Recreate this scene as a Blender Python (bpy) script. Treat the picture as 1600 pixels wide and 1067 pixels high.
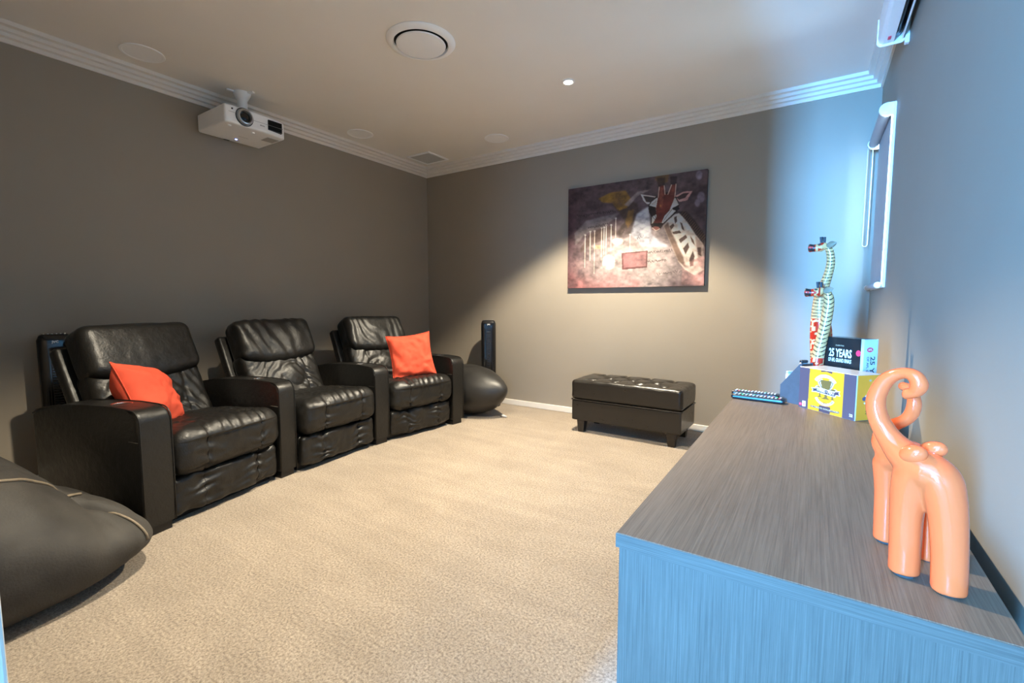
import bpy, bmesh, math, random
import numpy as np
from mathutils import Vector, Matrix
from math import sin, cos, pi, radians, sqrt, atan2

for o in list(bpy.data.objects): bpy.data.objects.remove(o)
SC = bpy.context.scene
COL = SC.collection
random.seed(4); RNG = np.random.RandomState(7)

# ------------------------------------------------------------------ camera
cd = bpy.data.cameras.new('camera'); cam = bpy.data.objects.new('camera', cd); COL.objects.link(cam)
cd.sensor_width = 36; cd.sensor_fit = 'HORIZONTAL'; cd.lens = 16.225; cd.clip_start = 0.02
cam.location = (0, 0, 1.10); cam.rotation_euler = (radians(90-4.807), 0, radians(33.2))
SC.camera = cam
# ------------------------------------------------------------------ colour management
SC.view_settings.view_transform = 'Standard'; SC.view_settings.look = 'None'
SC.view_settings.exposure = 1.20; SC.view_settings.gamma = 1.0; SC.view_settings.use_curve_mapping = False
# ------------------------------------------------------------------ world (daylight outside)
w = bpy.data.worlds.new('daylight'); SC.world = w; w.use_nodes = True
w.node_tree.nodes['Background'].inputs[0].default_value = (0.50, 0.76, 1.0, 1)
w.node_tree.nodes['Background'].inputs[1].default_value = 3.0
# room measures
XL, XR, YF, YB, ZC = -3.906, 0.32, 0.09, 4.13, 2.66
HY = -4.2                                        # far wall of the hall behind the camera
DAY = (0.11, 0.435, 1.0)
WARM = (1.0, 0.875, 0.665)
def area(name, loc, rot, sx, sy, energy, color, spread=180):
    l = bpy.data.lights.new(name, 'AREA'); l.shape = 'RECTANGLE'; l.size = sx; l.size_y = sy
    l.energy = energy; l.color = color; l.spread = radians(spread)
    o = bpy.data.objects.new(name, l); COL.objects.link(o); o.location = loc; o.rotation_euler = rot
    return o
# daylight coming in at the two hall windows and at the blind window
area('hall_window_daylight', (-1.03, HY-.06, 1.45), (radians(90), 0, 0), .34, 1.7, 1120, DAY)
area('hall_window_daylight', (1.7, HY-.06, 1.45), (radians(90), 0, 0), 1.0, 1.7, 85, DAY)
area('blind_window_daylight', (0.46, 3.65, 1.68), (0, radians(90), 0), .9, .62, 65, (.45, .74, 1.0))

# ------------------------------------------------------------------ materials
MATS = {}
def new_mat(name):
    m = bpy.data.materials.new(name); m.use_nodes = True; MATS[name] = m
    nt = m.node_tree; b = nt.nodes['Principled BSDF']
    return m, nt, b
def N(nt, t, **k):
    n = nt.nodes.new(t)
    for a, v in k.items():
        if a in n.inputs.keys(): n.inputs[a].default_value = v
        else: setattr(n, a, v)
    return n
def plain(name, col, rough=.5, metal=0, spec=.5, bump=0, bscale=200, coat=0, var=.06, vscale=12):
    m, nt, b = new_mat(name)
    tc = N(nt, 'ShaderNodeTexCoord')
    if var:
        n = N(nt, 'ShaderNodeTexNoise', Scale=vscale, Detail=4.0)
        nt.links.new(tc.outputs['Object'], n.inputs['Vector'])
        r = N(nt, 'ShaderNodeValToRGB')
        r.color_ramp.elements[0].position = .3; r.color_ramp.elements[1].position = .7
        r.color_ramp.elements[0].color = (*[c*(1-var) for c in col], 1)
        r.color_ramp.elements[1].color = (*[min(1, c*(1+var)) for c in col], 1)
        nt.links.new(n.outputs['Fac'], r.inputs['Fac']); nt.links.new(r.outputs['Color'], b.inputs['Base Color'])
    else: b.inputs['Base Color'].default_value = (*col, 1)
    b.inputs['Roughness'].default_value = rough; b.inputs['Metallic'].default_value = metal
    b.inputs['Specular IOR Level'].default_value = spec; b.inputs['Coat Weight'].default_value = coat
    if bump:
        n2 = N(nt, 'ShaderNodeTexNoise', Scale=bscale, Detail=3.0)
        nt.links.new(tc.outputs['Object'], n2.inputs['Vector'])
        bp = N(nt, 'ShaderNodeBump', Strength=bump, Distance=.002)
        nt.links.new(n2.outputs['Fac'], bp.inputs['Height']); nt.links.new(bp.outputs['Normal'], b.inputs['Normal'])
    return m
def vcol(name, rough=.5, spec=.5, coat=0, bump=0, bscale=300):
    m, nt, b = new_mat(name)
    a = N(nt, 'ShaderNodeVertexColor', layer_name='Col'); nt.links.new(a.outputs['Color'], b.inputs['Base Color'])
    b.inputs['Roughness'].default_value = rough; b.inputs['Specular IOR Level'].default_value = spec
    b.inputs['Coat Weight'].default_value = coat
    if bump:
        tc = N(nt, 'ShaderNodeTexCoord'); n2 = N(nt, 'ShaderNodeTexNoise', Scale=bscale, Detail=3.0)
        nt.links.new(tc.outputs['Object'], n2.inputs['Vector'])
        bp = N(nt, 'ShaderNodeBump', Strength=bump, Distance=.002)
        nt.links.new(n2.outputs['Fac'], bp.inputs['Height']); nt.links.new(bp.outputs['Normal'], b.inputs['Normal'])
    return m
def glow(name, col, s):
    m, nt, b = new_mat(name)
    b.inputs['Base Color'].default_value = (*col, 1); b.inputs['Emission Color'].default_value = (*col, 1)
    b.inputs['Emission Strength'].default_value = s; return m

plain('wall', (.322, .281, .226), .62, bump=.12, bscale=260, var=.015, vscale=3, spec=.3)
plain('ceiling', (.86, .825, .765), .8, bump=.05, bscale=300, var=.01, vscale=3, spec=.2)
plain('trim', (.78, .735, .665), .45, var=.01)
plain('white_metal', (.95, .95, .94), .35, var=.01)
plain('white_plastic', (.95, .95, .94), .38, var=.015)
plain('grey_plastic', (.45, .44, .42), .4, var=.02)
plain('black_plastic', (.012, .012, .013), .32, var=.1)
plain('gloss_black', (.008, .008, .009), .12, var=.1)
plain('dark_cavity', (.01, .01, .01), .9, var=.1)
plain('chrome', (.72, .72, .70), .22, metal=1, var=.02)
plain('silver', (.50, .50, .50), .35, metal=.8, var=.02)
plain('dark_wood', (.018, .014, .011), .4, var=.2, vscale=30)
plain('orange_fabric', (.66, .088, .046), .85, bump=.35, bscale=700, var=.06, vscale=18, spec=.2)
plain('ceramic_orange', (.74, .112, .030), .12, coat=.6, var=.02)
plain('blind_fabric', (.46, .46, .47), .8, var=.02, bump=.1, bscale=600)
plain('beanbag_cloth', (.036, .033, .029), .7, bump=.5, bscale=130, var=.35, vscale=7)
plain('beanbag_leather', (.020, .019, .018), .42, bump=.4, bscale=160, var=.25, vscale=8)
plain('piping_tan', (.20, .16, .11), .7, var=.15, vscale=40)
plain('stitch', (.12, .11, .09), .7, var=.1)
plain('felt_foot', (.03, .03, .03), .9, var=.1)
plain('white_print', (.85, .85, .83), .5, var=.01)
plain('dark_print', (.03, .03, .035), .5, var=.02)
plain('red_print', (.75, .04, .10), .45, var=.02)
plain('gold_print', (.55, .46, .27), .45, var=.02)
plain('tan_print', (.42, .35, .24), .45, var=.02)
plain('blue_grey_print', (.45, .52, .56), .45, var=.02)
plain('yellow_card', (.80, .52, .065), .42, var=.02)
plain('plum_card', (.085, .065, .075), .42, var=.05)
plain('grey_card', (.42, .41, .40), .3, var=.05)
plain('black_card', (.020, .018, .017), .22, var=.1)
plain('silver_card', (.52, .56, .60), .35, var=.03)
plain('suede_blue_grey', (.05, .062, .075), .8, var=.12, vscale=40, bump=.2, bscale=400)
plain('teal_plastic', (.03, .22, .28), .35, var=.05)
plain('canvas_edge', (.03, .022, .022), .7, var=.2)
plain('button_grey', (.35, .35, .35), .5, var=.05)
plain('button_green', (.05, .35, .15), .5, var=.05)
plain('button_red', (.6, .05, .04), .5, var=.05)
plain('button_blue', (.25, .35, .6), .5, var=.05)
plain('vent_mesh', (.60, .59, .56), .6, var=.02)
vcol('painting', .45, .4, bump=.25, bscale=90)
vcol('carton_print', .35, .5)
vcol('giraffe_paint', .22, .5, coat=.4)
glow('lamp_glow', (1.0, .96, .88), 40)
glow('led_blue', (.15, .25, 1.0), 12)

def leather(name, col, rough, bs=.5):
    m, nt, b = new_mat(name)
    tc = N(nt, 'ShaderNodeTexCoord')
    v = N(nt, 'ShaderNodeTexVoronoi', Scale=170.0); nt.links.new(tc.outputs['Object'], v.inputs['Vector'])
    n = N(nt, 'ShaderNodeTexNoise', Scale=26.0, Detail=5.0, Roughness=.6); nt.links.new(tc.outputs['Object'], n.inputs['Vector'])
    b1 = N(nt, 'ShaderNodeBump', Strength=.12, Distance=.001); nt.links.new(v.outputs['Distance'], b1.inputs['Height'])
    b2 = N(nt, 'ShaderNodeBump', Strength=bs, Distance=.006); nt.links.new(n.outputs['Fac'], b2.inputs['Height'])
    rd = N(nt, 'ShaderNodeTexNoise', noise_type='RIDGED_MULTIFRACTAL', Scale=11.0, Detail=6.0, Roughness=.55, Distortion=1.0); nt.links.new(tc.outputs['Object'], rd.inputs['Vector'])
    b3 = N(nt, 'ShaderNodeBump', Strength=bs*.56, Distance=.004); nt.links.new(rd.outputs['Fac'], b3.inputs['Height'])
    nt.links.new(b1.outputs['Normal'], b3.inputs['Normal'])
    nt.links.new(b3.outputs['Normal'], b2.inputs['Normal']); nt.links.new(b2.outputs['Normal'], b.inputs['Normal'])
    r = N(nt, 'ShaderNodeValToRGB'); nt.links.new(n.outputs['Fac'], r.inputs['Fac'])
    r.color_ramp.elements[0].color = (*[c*.75 for c in col], 1); r.color_ramp.elements[1].color = (*[c*1.3 for c in col], 1)
    nt.links.new(r.outputs['Color'], b.inputs['Base Color'])
    mr = N(nt, 'ShaderNodeMapRange'); mr.inputs['To Min'].default_value = rough-.07; mr.inputs['To Max'].default_value = rough+.1
    nt.links.new(n.outputs['Fac'], mr.inputs['Value']); nt.links.new(mr.outputs['Result'], b.inputs['Roughness'])
    b.inputs['Specular IOR Level'].default_value = .5
leather('black_leather', (.0065, .0062, .0056), .40)
leather('ottoman_leather', (.012, .010, .008), .29, .12)

def carpet():
    m, nt, b = new_mat('carpet')
    tc = N(nt, 'ShaderNodeTexCoord')
    f = N(nt, 'ShaderNodeTexNoise', Scale=115.0, Detail=6.0, Roughness=.8); nt.links.new(tc.outputs['Object'], f.inputs['Vector'])
    r = N(nt, 'ShaderNodeValToRGB'); nt.links.new(f.outputs['Fac'], r.inputs['Fac'])
    r.color_ramp.elements[0].position = .36; r.color_ramp.elements[1].position = .62
    r.color_ramp.elements[0].color = (.125, .092, .062, 1); r.color_ramp.elements[1].color = (.525, .432, .332, 1)
    g = N(nt, 'ShaderNodeTexNoise', Scale=3.2, Detail=6.0, Roughness=.65, Distortion=.4); nt.links.new(tc.outputs['Object'], g.inputs['Vector'])
    r2 = N(nt, 'ShaderNodeValToRGB'); nt.links.new(g.outputs['Fac'], r2.inputs['Fac'])
    r2.color_ramp.elements[0].position = .35; r2.color_ramp.elements[1].position = .62
    r2.color_ramp.elements[0].color = (.87, .865, .855, 1); r2.color_ramp.elements[1].color = (1, 1, 1, 1)
    mx = N(nt, 'ShaderNodeMixRGB', blend_type='MULTIPLY'); mx.inputs[0].default_value = 1
    nt.links.new(r.outputs['Color'], mx.inputs[1]); nt.links.new(r2.outputs['Color'], mx.inputs[2])
    # brushed pile: long soft streaks left by the vacuum
    mp = N(nt, 'ShaderNodeMapping'); mp.inputs['Rotation'].default_value = (0, 0, radians(38)); mp.inputs['Scale'].default_value = (1.1, 7.0, 1)
    nt.links.new(tc.outputs['Object'], mp.inputs['Vector'])
    st = N(nt, 'ShaderNodeTexNoise', Scale=1.0, Detail=3.0, Roughness=.5, Distortion=.6); nt.links.new(mp.outputs['Vector'], st.inputs['Vector'])
    r3 = N(nt, 'ShaderNodeValToRGB'); nt.links.new(st.outputs['Fac'], r3.inputs['Fac'])
    r3.color_ramp.elements[0].position = .42; r3.color_ramp.elements[1].position = .60
    r3.color_ramp.elements[0].color = (.93, .925, .92, 1); r3.color_ramp.elements[1].color = (1.03, 1.03, 1.03, 1)
    mx2 = N(nt, 'ShaderNodeMixRGB', blend_type='MULTIPLY'); mx2.inputs[0].default_value = 1
    nt.links.new(mx.outputs['Color'], mx2.inputs[1]); nt.links.new(r3.outputs['Color'], mx2.inputs[2])
    nt.links.new(mx2.outputs['Color'], b.inputs['Base Color'])
    b.inputs['Roughness'].default_value = .95; b.inputs['Specular IOR Level'].default_value = .1
    b.inputs['Sheen Weight'].default_value = .25
    bp = N(nt, 'ShaderNodeBump', Strength=.9, Distance=.008); nt.links.new(f.outputs['Fac'], bp.inputs['Height'])
    nt.links.new(bp.outputs['Normal'], b.inputs['Normal'])
carpet()
def wood(name, scale, c0=(.090, .063, .043), c1=(.170, .126, .090)):
    m, nt, b = new_mat(name)
    tc = N(nt, 'ShaderNodeTexCoord'); mp = N(nt, 'ShaderNodeMapping'); mp.inputs['Scale'].default_value = scale
    nt.links.new(tc.outputs['Object'], mp.inputs['Vector'])
    f = N(nt, 'ShaderNodeTexNoise', Scale=1.0, Detail=6.0, Roughness=.75); nt.links.new(mp.outputs['Vector'], f.inputs['Vector'])
    r = N(nt, 'ShaderNodeValToRGB'); nt.links.new(f.outputs['Fac'], r.inputs['Fac'])
    r.color_ramp.elements[0].position = .35; r.color_ramp.elements[1].position = .68
    r.color_ramp.elements[0].color = (*c0, 1); r.color_ramp.elements[1].color = (*c1, 1)
    nt.links.new(r.outputs['Color'], b.inputs['Base Color'])
    b.inputs['Roughness'].default_value = .45; b.inputs['Specular IOR Level'].default_value = .35
    bp = N(nt, 'ShaderNodeBump', Strength=.12, Distance=.001); nt.links.new(f.outputs['Fac'], bp.inputs['Height'])
    nt.links.new(bp.outputs['Normal'], b.inputs['Normal'])
wood('veneer_along', (420, 5, 60)); wood('veneer_upright_dimmed', (420, 300, 5), (.058, .044, .034), (.112, .088, .069)); wood('veneer_across_dimmed', (5, 300, 420), (.058, .044, .034), (.112, .088, .069))  # one veneer; upright and across copies darkened to offset strong daylight on them
def pane():
    m, nt, b = new_mat('window_glass')
    t = N(nt, 'ShaderNodeBsdfTransparent'); g = N(nt, 'ShaderNodeBsdfGlossy', Roughness=.02)
    mx = N(nt, 'ShaderNodeMixShader'); mx.inputs[0].default_value = .06
    nt.links.new(t.outputs[0], mx.inputs[1]); nt.links.new(g.outputs[0], mx.inputs[2])
    nt.links.new(mx.outputs[0], nt.nodes['Material Output'].inputs[0])
pane()

# ------------------------------------------------------------------ object helpers
def link(name, me, mat, parent=None, smooth=False):
    o = bpy.data.objects.new(name, me); COL.objects.link(o)
    if mat: me.materials.append(MATS[mat])
    if smooth: me.polygons.foreach_set('use_smooth', [True]*len(me.polygons))
    if parent is not None: o.parent = parent
    return o
def obj(name, bm, mat, parent=None, smooth=False, auto=None):
    bmesh.ops.recalc_face_normals(bm, faces=bm.faces)
    if auto:
        for e in bm.edges:
            e.smooth = len(e.link_faces) == 2 and e.calc_face_angle(0) < radians(auto)
        smooth = True
    me = bpy.data.meshes.new(name); bm.to_mesh(me); bm.free()
    return link(name, me, mat, parent, smooth)
def thing(name, label, cat, loc=(0, 0, 0), rz=0, group=None):
    o = bpy.data.objects.new(name, None); COL.objects.link(o)
    o.empty_display_size = .1; o.location = loc; o.rotation_euler = (0, 0, rz)
    o['label'] = label; o['category'] = cat
    if group: o['group'] = group
    return o
def struct(o, label=None, cat=None):
    o['kind'] = 'structure'
    if label: o['label'] = label
    if cat: o['category'] = cat
    return o
def box(bm, x0, x1, y0, y1, z0, z1, bev=0, seg=2, M=None):
    r = bmesh.ops.create_cube(bm, size=1)
    vs = r['verts']
    for v in vs:
        v.co = Vector(((x0+x1)/2+v.co.x*(x1-x0), (y0+y1)/2+v.co.y*(y1-y0), (z0+z1)/2+v.co.z*(z1-z0)))
    if bev:
        es = list({e for v in vs for e in v.link_edges})
        rr = bmesh.ops.bevel(bm, geom=es, offset=bev, segments=seg, affect='EDGES', profile=.5)
        vs = list({v for f in rr['faces'] for v in f.verts} | {v for v in vs if v.is_valid})
    if M is not None:
        for v in vs: v.co = M @ v.co
    return vs
def bx(*a, **k):
    bm = bmesh.new(); box(bm, *a, **k); return bm
def tube(bm, pts, rad, seg=12, cap=True):
    pts = [Vector(p) for p in pts]; n = len(pts)
    rad = rad if hasattr(rad, '__len__') else [rad]*n
    rings = []; up = Vector((0, 0, 1)); prev = None
    for i, p in enumerate(pts):
        t = (pts[min(i+1, n-1)]-pts[max(i-1, 0)]).normalized()
        if prev is None:
            a = up.cross(t)
            if a.length < .1: a = Vector((1, 0, 0)).cross(t)
            a.normalize()
        else:
            a = prev-t*prev.dot(t); a.normalize()
        prev = a; b = t.cross(a)
        rings.append([bm.verts.new(p+(a*cos(2*pi*k/seg)+b*sin(2*pi*k/seg))*rad[i]) for k in range(seg)])
    for i in range(n-1):
        for k in range(seg):
            bm.faces.new((rings[i][k], rings[i][(k+1) % seg], rings[i+1][(k+1) % seg], rings[i+1][k]))
    if cap:
        bm.faces.new(rings[0][::-1]); bm.faces.new(rings[-1])
    return bm
def lathe(bm, prof, seg=48, M=None, close=False):
    """prof: (r, z) list, revolved about z"""
    rings = []
    for r, z in prof:
        if r < 1e-6: rings.append([bm.verts.new((0, 0, z))])
        else: rings.append([bm.verts.new((r*cos(2*pi*k/seg), r*sin(2*pi*k/seg), z)) for k in range(seg)])
    for a, b in zip(rings, rings[1:]):
        for k in range(seg):
            k2 = (k+1) % seg
            if len(a) == 1 and len(b) == 1: continue
            if len(a) == 1: bm.faces.new((a[0], b[k], b[k2]))
            elif len(b) == 1: bm.faces.new((a[k], a[k2], b[0]))
            else: bm.faces.new((a[k], a[k2], b[k2], b[k]))
    if M is not None:
        for rg in rings:
            for v in rg: v.co = M @ v.co
    return bm
def extrude_poly(bm, poly, h0, h1, plane='xz', bev=0, seg=3):
    """polygon in a plane, extruded along the third axis"""
    def P(a, b, c):
        return {'xz': (a, c, b), 'xy': (a, b, c), 'yz': (c, a, b)}[plane]
    lo = [bm.verts.new(P(a, b, h0)) for a, b in poly]; hi = [bm.verts.new(P(a, b, h1)) for a, b in poly]
    n = len(poly); fs = [bm.faces.new(lo), bm.faces.new(hi[::-1])]
    for i in range(n): bm.faces.new((lo[i], hi[i], hi[(i+1) % n], lo[(i+1) % n]))
    if bev:
        es = list({e for f in fs for e in f.edges})
        bmesh.ops.bevel(bm, geom=es, offset=bev, segments=seg, affect='EDGES', profile=.5)
    return bm
def bake(o):
    dg = bpy.context.evaluated_depsgraph_get(); dg.update()
    me = bpy.data.meshes.new_from_object(o.evaluated_get(dg)); return me
def blended(name, bm, mat, parent, voxel, iters=6, fac=.5):
    """weld overlapping solids into one smooth skin"""
    bmesh.ops.recalc_face_normals(bm, faces=bm.faces)
    me = bpy.data.meshes.new('tmp'); bm.to_mesh(me); bm.free()
    t = bpy.data.objects.new('tmp', me); COL.objects.link(t)
    m = t.modifiers.new('r', 'REMESH'); m.mode = 'VOXEL'; m.voxel_size = voxel
    s = t.modifiers.new('s', 'SMOOTH'); s.factor = fac; s.iterations = iters
    out = bake(t); bpy.data.objects.remove(t)
    out.name = name; out.materials.clear()
    return link(name, out, mat, parent, True)
# ---- value noise
_T = RNG.rand(64, 64, 64)
def noise(p, scale=1.0, oct=3):
    p = np.asarray(p, float)*scale; s = 0; a = 1; tot = 0
    for k in range(oct):
        q = p+17.3*k; i = np.floor(q).astype(int); f = q-i; f = f*f*(3-2*f)
        v = 0
        for dx in (0, 1):
            for dy in (0, 1):
                for dz in (0, 1):
                    wgt = (f[..., 0] if dx else 1-f[..., 0])*(f[..., 1] if dy else 1-f[..., 1])*(f[..., 2] if dz else 1-f[..., 2])
                    v = v+wgt*_T[(i[..., 0]+dx) % 64, (i[..., 1]+dy) % 64, (i[..., 2]+dz) % 64]
        s = s+a*(v-.5)*2; tot += a; a *= .5; p = p*2
    return s/tot
def noise1(x, scale=1, seed=0, oct=2):
    x = np.asarray(x, float)
    return noise(np.stack([x, np.full_like(x, 3.7+seed*5.1), np.full_like(x, 8.2+seed*2.3)], -1), scale, oct)
def soft_box(name, size, r, n, mat, parent, disp=None, warp=None, loc=(0, 0, 0), power=None):
    """rounded, finely divided box; disp(P,N)->offset along normal, warp(P)->P"""
    bm = bmesh.new(); bmesh.ops.create_cube(bm, size=2)
    bmesh.ops.subdivide_edges(bm, edges=bm.edges, cuts=n, use_grid_fill=True)
    me = bpy.data.meshes.new(name); bmesh.ops.recalc_face_normals(bm, faces=bm.faces); bm.to_mesh(me); bm.free()
    c = np.zeros(len(me.vertices)*3); me.vertices.foreach_get('co', c); c = c.reshape(-1, 3)
    h = np.array(size)/2; r = min(r, h.min()*.999)
    # cluster points towards edges a little
    cc = np.sign(c)*(1-(1-np.abs(c))**1.25)
    P = cc*h; inner = np.clip(P, -(h-r), h-r); d = P-inner
    L = np.linalg.norm(d, axis=1, keepdims=True); Nn = d/np.maximum(L, 1e-9)
    flat = L[:, 0] < 1e-9
    P = inner+Nn*r; P[flat] = (cc*h)[flat]
    # face normals for the flat zone never occur (d always >0 on surface)
    if disp is not None: P = P+Nn*disp(P, Nn)[:, None]
    if warp is not None: P = warp(P)
    P = P+np.array(loc)
    me.vertices.foreach_set('co', P.reshape(-1)); me.update()
    return link(name, me, mat, parent, True)
def set_cols(me, rgb):
    ca = me.color_attributes.new('Col', 'FLOAT_COLOR', 'POINT')
    a = np.ones((len(me.vertices), 4)); a[:, :3] = rgb; ca.data.foreach_set('color', a.reshape(-1))
def srgb(c):
    c = np.asarray(c, float)/255; return np.where(c <= .04045, c/12.92, ((c+.055)/1.055)**2.4)
def homography(src, dst):
    A = []
    for (x, y), (u, v) in zip(src, dst):
        A.append([x, y, 1, 0, 0, 0, -u*x, -u*y, -u]); A.append([0, 0, 0, x, y, 1, -v*x, -v*y, -v])
    return np.linalg.svd(np.array(A))[2][-1].reshape(3, 3)
def happly(Hm, p):
    p = np.asarray(p, float).reshape(-1, 2); q = np.c_[p, np.ones(len(p))] @ Hm.T; return q[:, :2]/q[:, 2:]
class Raster:
    """flat print painted cell by cell; coordinates are u,v in 0..1"""
    def __init__(s, nx, ny, Hm=None):
        s.nx, s.ny, s.H = nx, ny, Hm
        u, v = np.meshgrid((np.arange(nx)+.0)/(nx-1), np.arange(ny)/(ny-1)); s.u, s.v = u, v
        s.c = np.zeros((ny, nx, 3))
    def tr(s, p): return happly(s.H, p) if s.H is not None else np.asarray(p, float).reshape(-1, 2)
    def mask(s, poly):
        p = s.tr(poly); ins = np.zeros(s.u.shape, bool); n = len(p)
        for i in range(n):
            x0, y0 = p[i]; x1, y1 = p[(i+1) % n]
            cond = (y0 > s.v) != (y1 > s.v)
            xi = (x1-x0)*(s.v-y0)/((y1-y0) if abs(y1-y0) > 1e-12 else 1e-12)+x0
            ins ^= cond & (s.u < xi)
        return ins.astype(float)
    def blur(s, m, k=1):
        for _ in range(k):
            q = np.pad(m, 1, mode='edge'); m = (q[1:-1, 1:-1]*2+q[:-2, 1:-1]+q[2:, 1:-1]+q[1:-1, :-2]+q[1:-1, 2:])/6
        return m
    def put(s, m, col, a=1.0):
        m = (m*a)[..., None]; s.c = s.c*(1-m)+srgb(col)*m
    def poly(s, p, col, a=1.0, k=1): s.put(s.blur(s.mask(p), k), col, a)
    def line(s, pts, wd, col, a=1.0, k=0, asp=1.33):
        p = s.tr(pts); m = np.zeros(s.u.shape)
        for (x0, y0), (x1, y1) in zip(p, p[1:]):
            dx, dy = (x1-x0)*asp, y1-y0; L = dx*dx+dy*dy+1e-12
            t = np.clip(((s.u-x0)*asp*dx+(s.v-y0)*dy)/L, 0, 1)
            d = np.hypot((s.u-x0)*asp-t*dx, s.v-y0-t*dy); m = np.maximum(m, np.clip(1.5-d/wd, 0, 1))
        s.put(s.blur(m, k), col, a)
    def ell(s, cx, cy, rx, ry, col, a=1.0, k=1, rot=0):
        t = np.linspace(0, 2*pi, 28, endpoint=False)
        s.poly([(cx+rx*cos(x)*cos(rot)-ry*sin(x)*sin(rot), cy+rx*cos(x)*sin(rot)+ry*sin(x)*cos(rot)) for x in t], col, a, k)
    def mesh(s, name, O, U, V, mat, parent):
        O, U, V = map(np.array, (O, U, V))
        co = (O+s.u[..., None]*U+s.v[..., None]*V).reshape(-1, 3)
        i = np.arange(s.nx*s.ny).reshape(s.ny, s.nx)
        f = np.stack([i[:-1, :-1], i[:-1, 1:], i[1:, 1:], i[1:, :-1]], -1).reshape(-1, 4)
        me = bpy.data.meshes.new(name); me.from_pydata(co.tolist(), [], f[:, ::-1].tolist()); me.update()
        set_cols(me, s.c.reshape(-1, 3)); return link(name, me, mat, parent)
def lettering(name, s, mat, parent, O, U, V, width=None, height=None, bold=.0, arc=None):
    """raised lettering lying on a face: O lower-left corner, U reading direction, V up (unit vectors)"""
    cu = bpy.data.curves.new('t', 'FONT'); cu.body = s; cu.offset = bold; cu.resolution_u = 2
    t = bpy.data.objects.new('t', cu); COL.objects.link(t)
    me = bake(t); bpy.data.objects.remove(t)
    c = np.zeros(len(me.vertices)*3); me.vertices.foreach_get('co', c); c = c.reshape(-1, 3)
    mn, mx = c.min(0), c.max(0); sz = np.maximum(mx-mn, 1e-6)
    q = (c-mn)[:, :2]
    if width is None: k = np.array([height/sz[1]]*2)
    elif height is None: k = np.array([width/sz[0]]*2)
    else: k = np.array([width/sz[0], height/sz[1]])
    q = q*k; O, U, V = map(np.array, (O, U, V))
    if arc:                       # bend round a centre: arc = (radius, mid angle, direction)
        R, a0, sg = arc; wtot = sz[0]*k[0]
        ang = a0-sg*(q[:, 0]-wtot/2)/R; rr = R+sg*q[:, 1]
        q = np.c_[rr*np.cos(ang), rr*np.sin(ang)]
    P = O+q[:, :1]*U+q[:, 1:]*V
    me.vertices.foreach_set('co', P.reshape(-1)); me.update(); me.materials.clear(); me.name = name
    return link(name, me, mat, parent)

# =================================================================== THE SETTING
T = .12
def wall_boxes(name, boxes, mat='wall'):
    bm = bmesh.new()
    for b in boxes: box(bm, *b)
    return struct(obj(name, bm, mat))
struct(obj('floor', bx(XL-T, XR+T, YF-T, YB+T, -.1, 0), 'carpet'), 'beige cut pile carpet covering the whole room floor', 'floor')
struct(obj('ceiling', bx(XL-T, XR+T, YF-T, YB+T, ZC, ZC+.1), 'ceiling'), 'off white flat plaster ceiling', 'ceiling')
struct(wall_boxes('wall_left', [(XL-T, XL, YF-T, YB+T, 0, ZC)]), 'taupe painted wall behind the black recliners', 'wall')
struct(wall_boxes('wall_back', [(XL, XR, YB, YB+T, 0, ZC)]), 'taupe painted wall with the giraffe painting', 'wall')
WY0, WY1, WZ0, WZ1 = 3.325, 3.985, 1.215, 2.150
struct(wall_boxes('wall_right', [(XR, XR+T, YF-T, WY0, 0, ZC), (XR, XR+T, WY1, YB+T, 0, ZC),
      (XR, XR+T, WY0, WY1, 0, WZ0), (XR, XR+T, WY0, WY1, WZ1, ZC)]), 'taupe painted wall with the blind window beside the cabinet', 'wall')
DX0, DX1, DZ = -.64, .30, 2.15
struct(wall_boxes('wall_front', [(XL, DX0, YF-T, YF-.02, 0, ZC), (DX1, XR, YF-T, YF, 0, ZC), (DX0, DX1, YF-T, YF, DZ, ZC)]),
       'taupe wall with the open doorway the photo is taken from', 'wall')
# door lining: the pale sliver at the lower left edge of the photo
t = thing('door_1', 'pale white timber door lining of the open doorway at the photo edge', 'doorway'); struct(t)
obj('jamb', bx(DX0, DX0+.030, YF-T-.012, YF-.0105, 0, DZ, bev=.003), 'trim', t)
obj('jamb', bx(DX1-.02, DX1, YF-T-.012, YF+.004, 0, DZ, bev=.003), 'trim', t)
obj('head_jamb', bx(DX0+.03, DX1-.02, YF-T-.012, YF+.004, DZ-.03, DZ, bev=.003), 'trim', t)
# hall behind the camera with its two windows
HX0, HX1 = -2.6, 4.4; HW = ((-1.20, -.86), (1.2, 2.2))
struct(obj('floor_hall', bx(HX0, HX1, HY, YF-T, -.1, 0), 'carpet'), 'beige carpet of the hall behind the camera', 'floor')
struct(obj('ceiling_hall', bx(HX0, HX1, HY, YF-T, ZC, ZC+.1), 'ceiling'), 'white ceiling of the hall behind the camera', 'ceiling')
struct(wall_boxes('wall_hall_left', [(HX0-T, HX0, HY-T, YF-T, 0, ZC)]), 'taupe hall wall behind the camera to the left', 'wall')
struct(wall_boxes('wall_hall_right', [(HX1, HX1+T, HY-T, YF-T, 0, ZC)]), 'taupe hall wall behind the camera to the right', 'wall')
struct(wall_boxes('wall_hall_near', [(XR+T, HX1, YF-T-.02, YF, 0, ZC)]), 'taupe hall wall beside the doorway', 'wall')
(a0, a1), (b0, b1) = HW
struct(wall_boxes('wall_hall_far', [(HX0, a0, HY-T, HY, 0, ZC), (a1, b0, HY-T, HY, 0, ZC), (b1, HX1, HY-T, HY, 0, ZC),
      (a0, a1, HY-T, HY, 0, .6), (a0, a1, HY-T, HY, 2.3, ZC), (b0, b1, HY-T, HY, 0, .6), (b0, b1, HY-T, HY, 2.3, ZC)]),
      'taupe far hall wall with two windows', 'wall')
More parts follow.
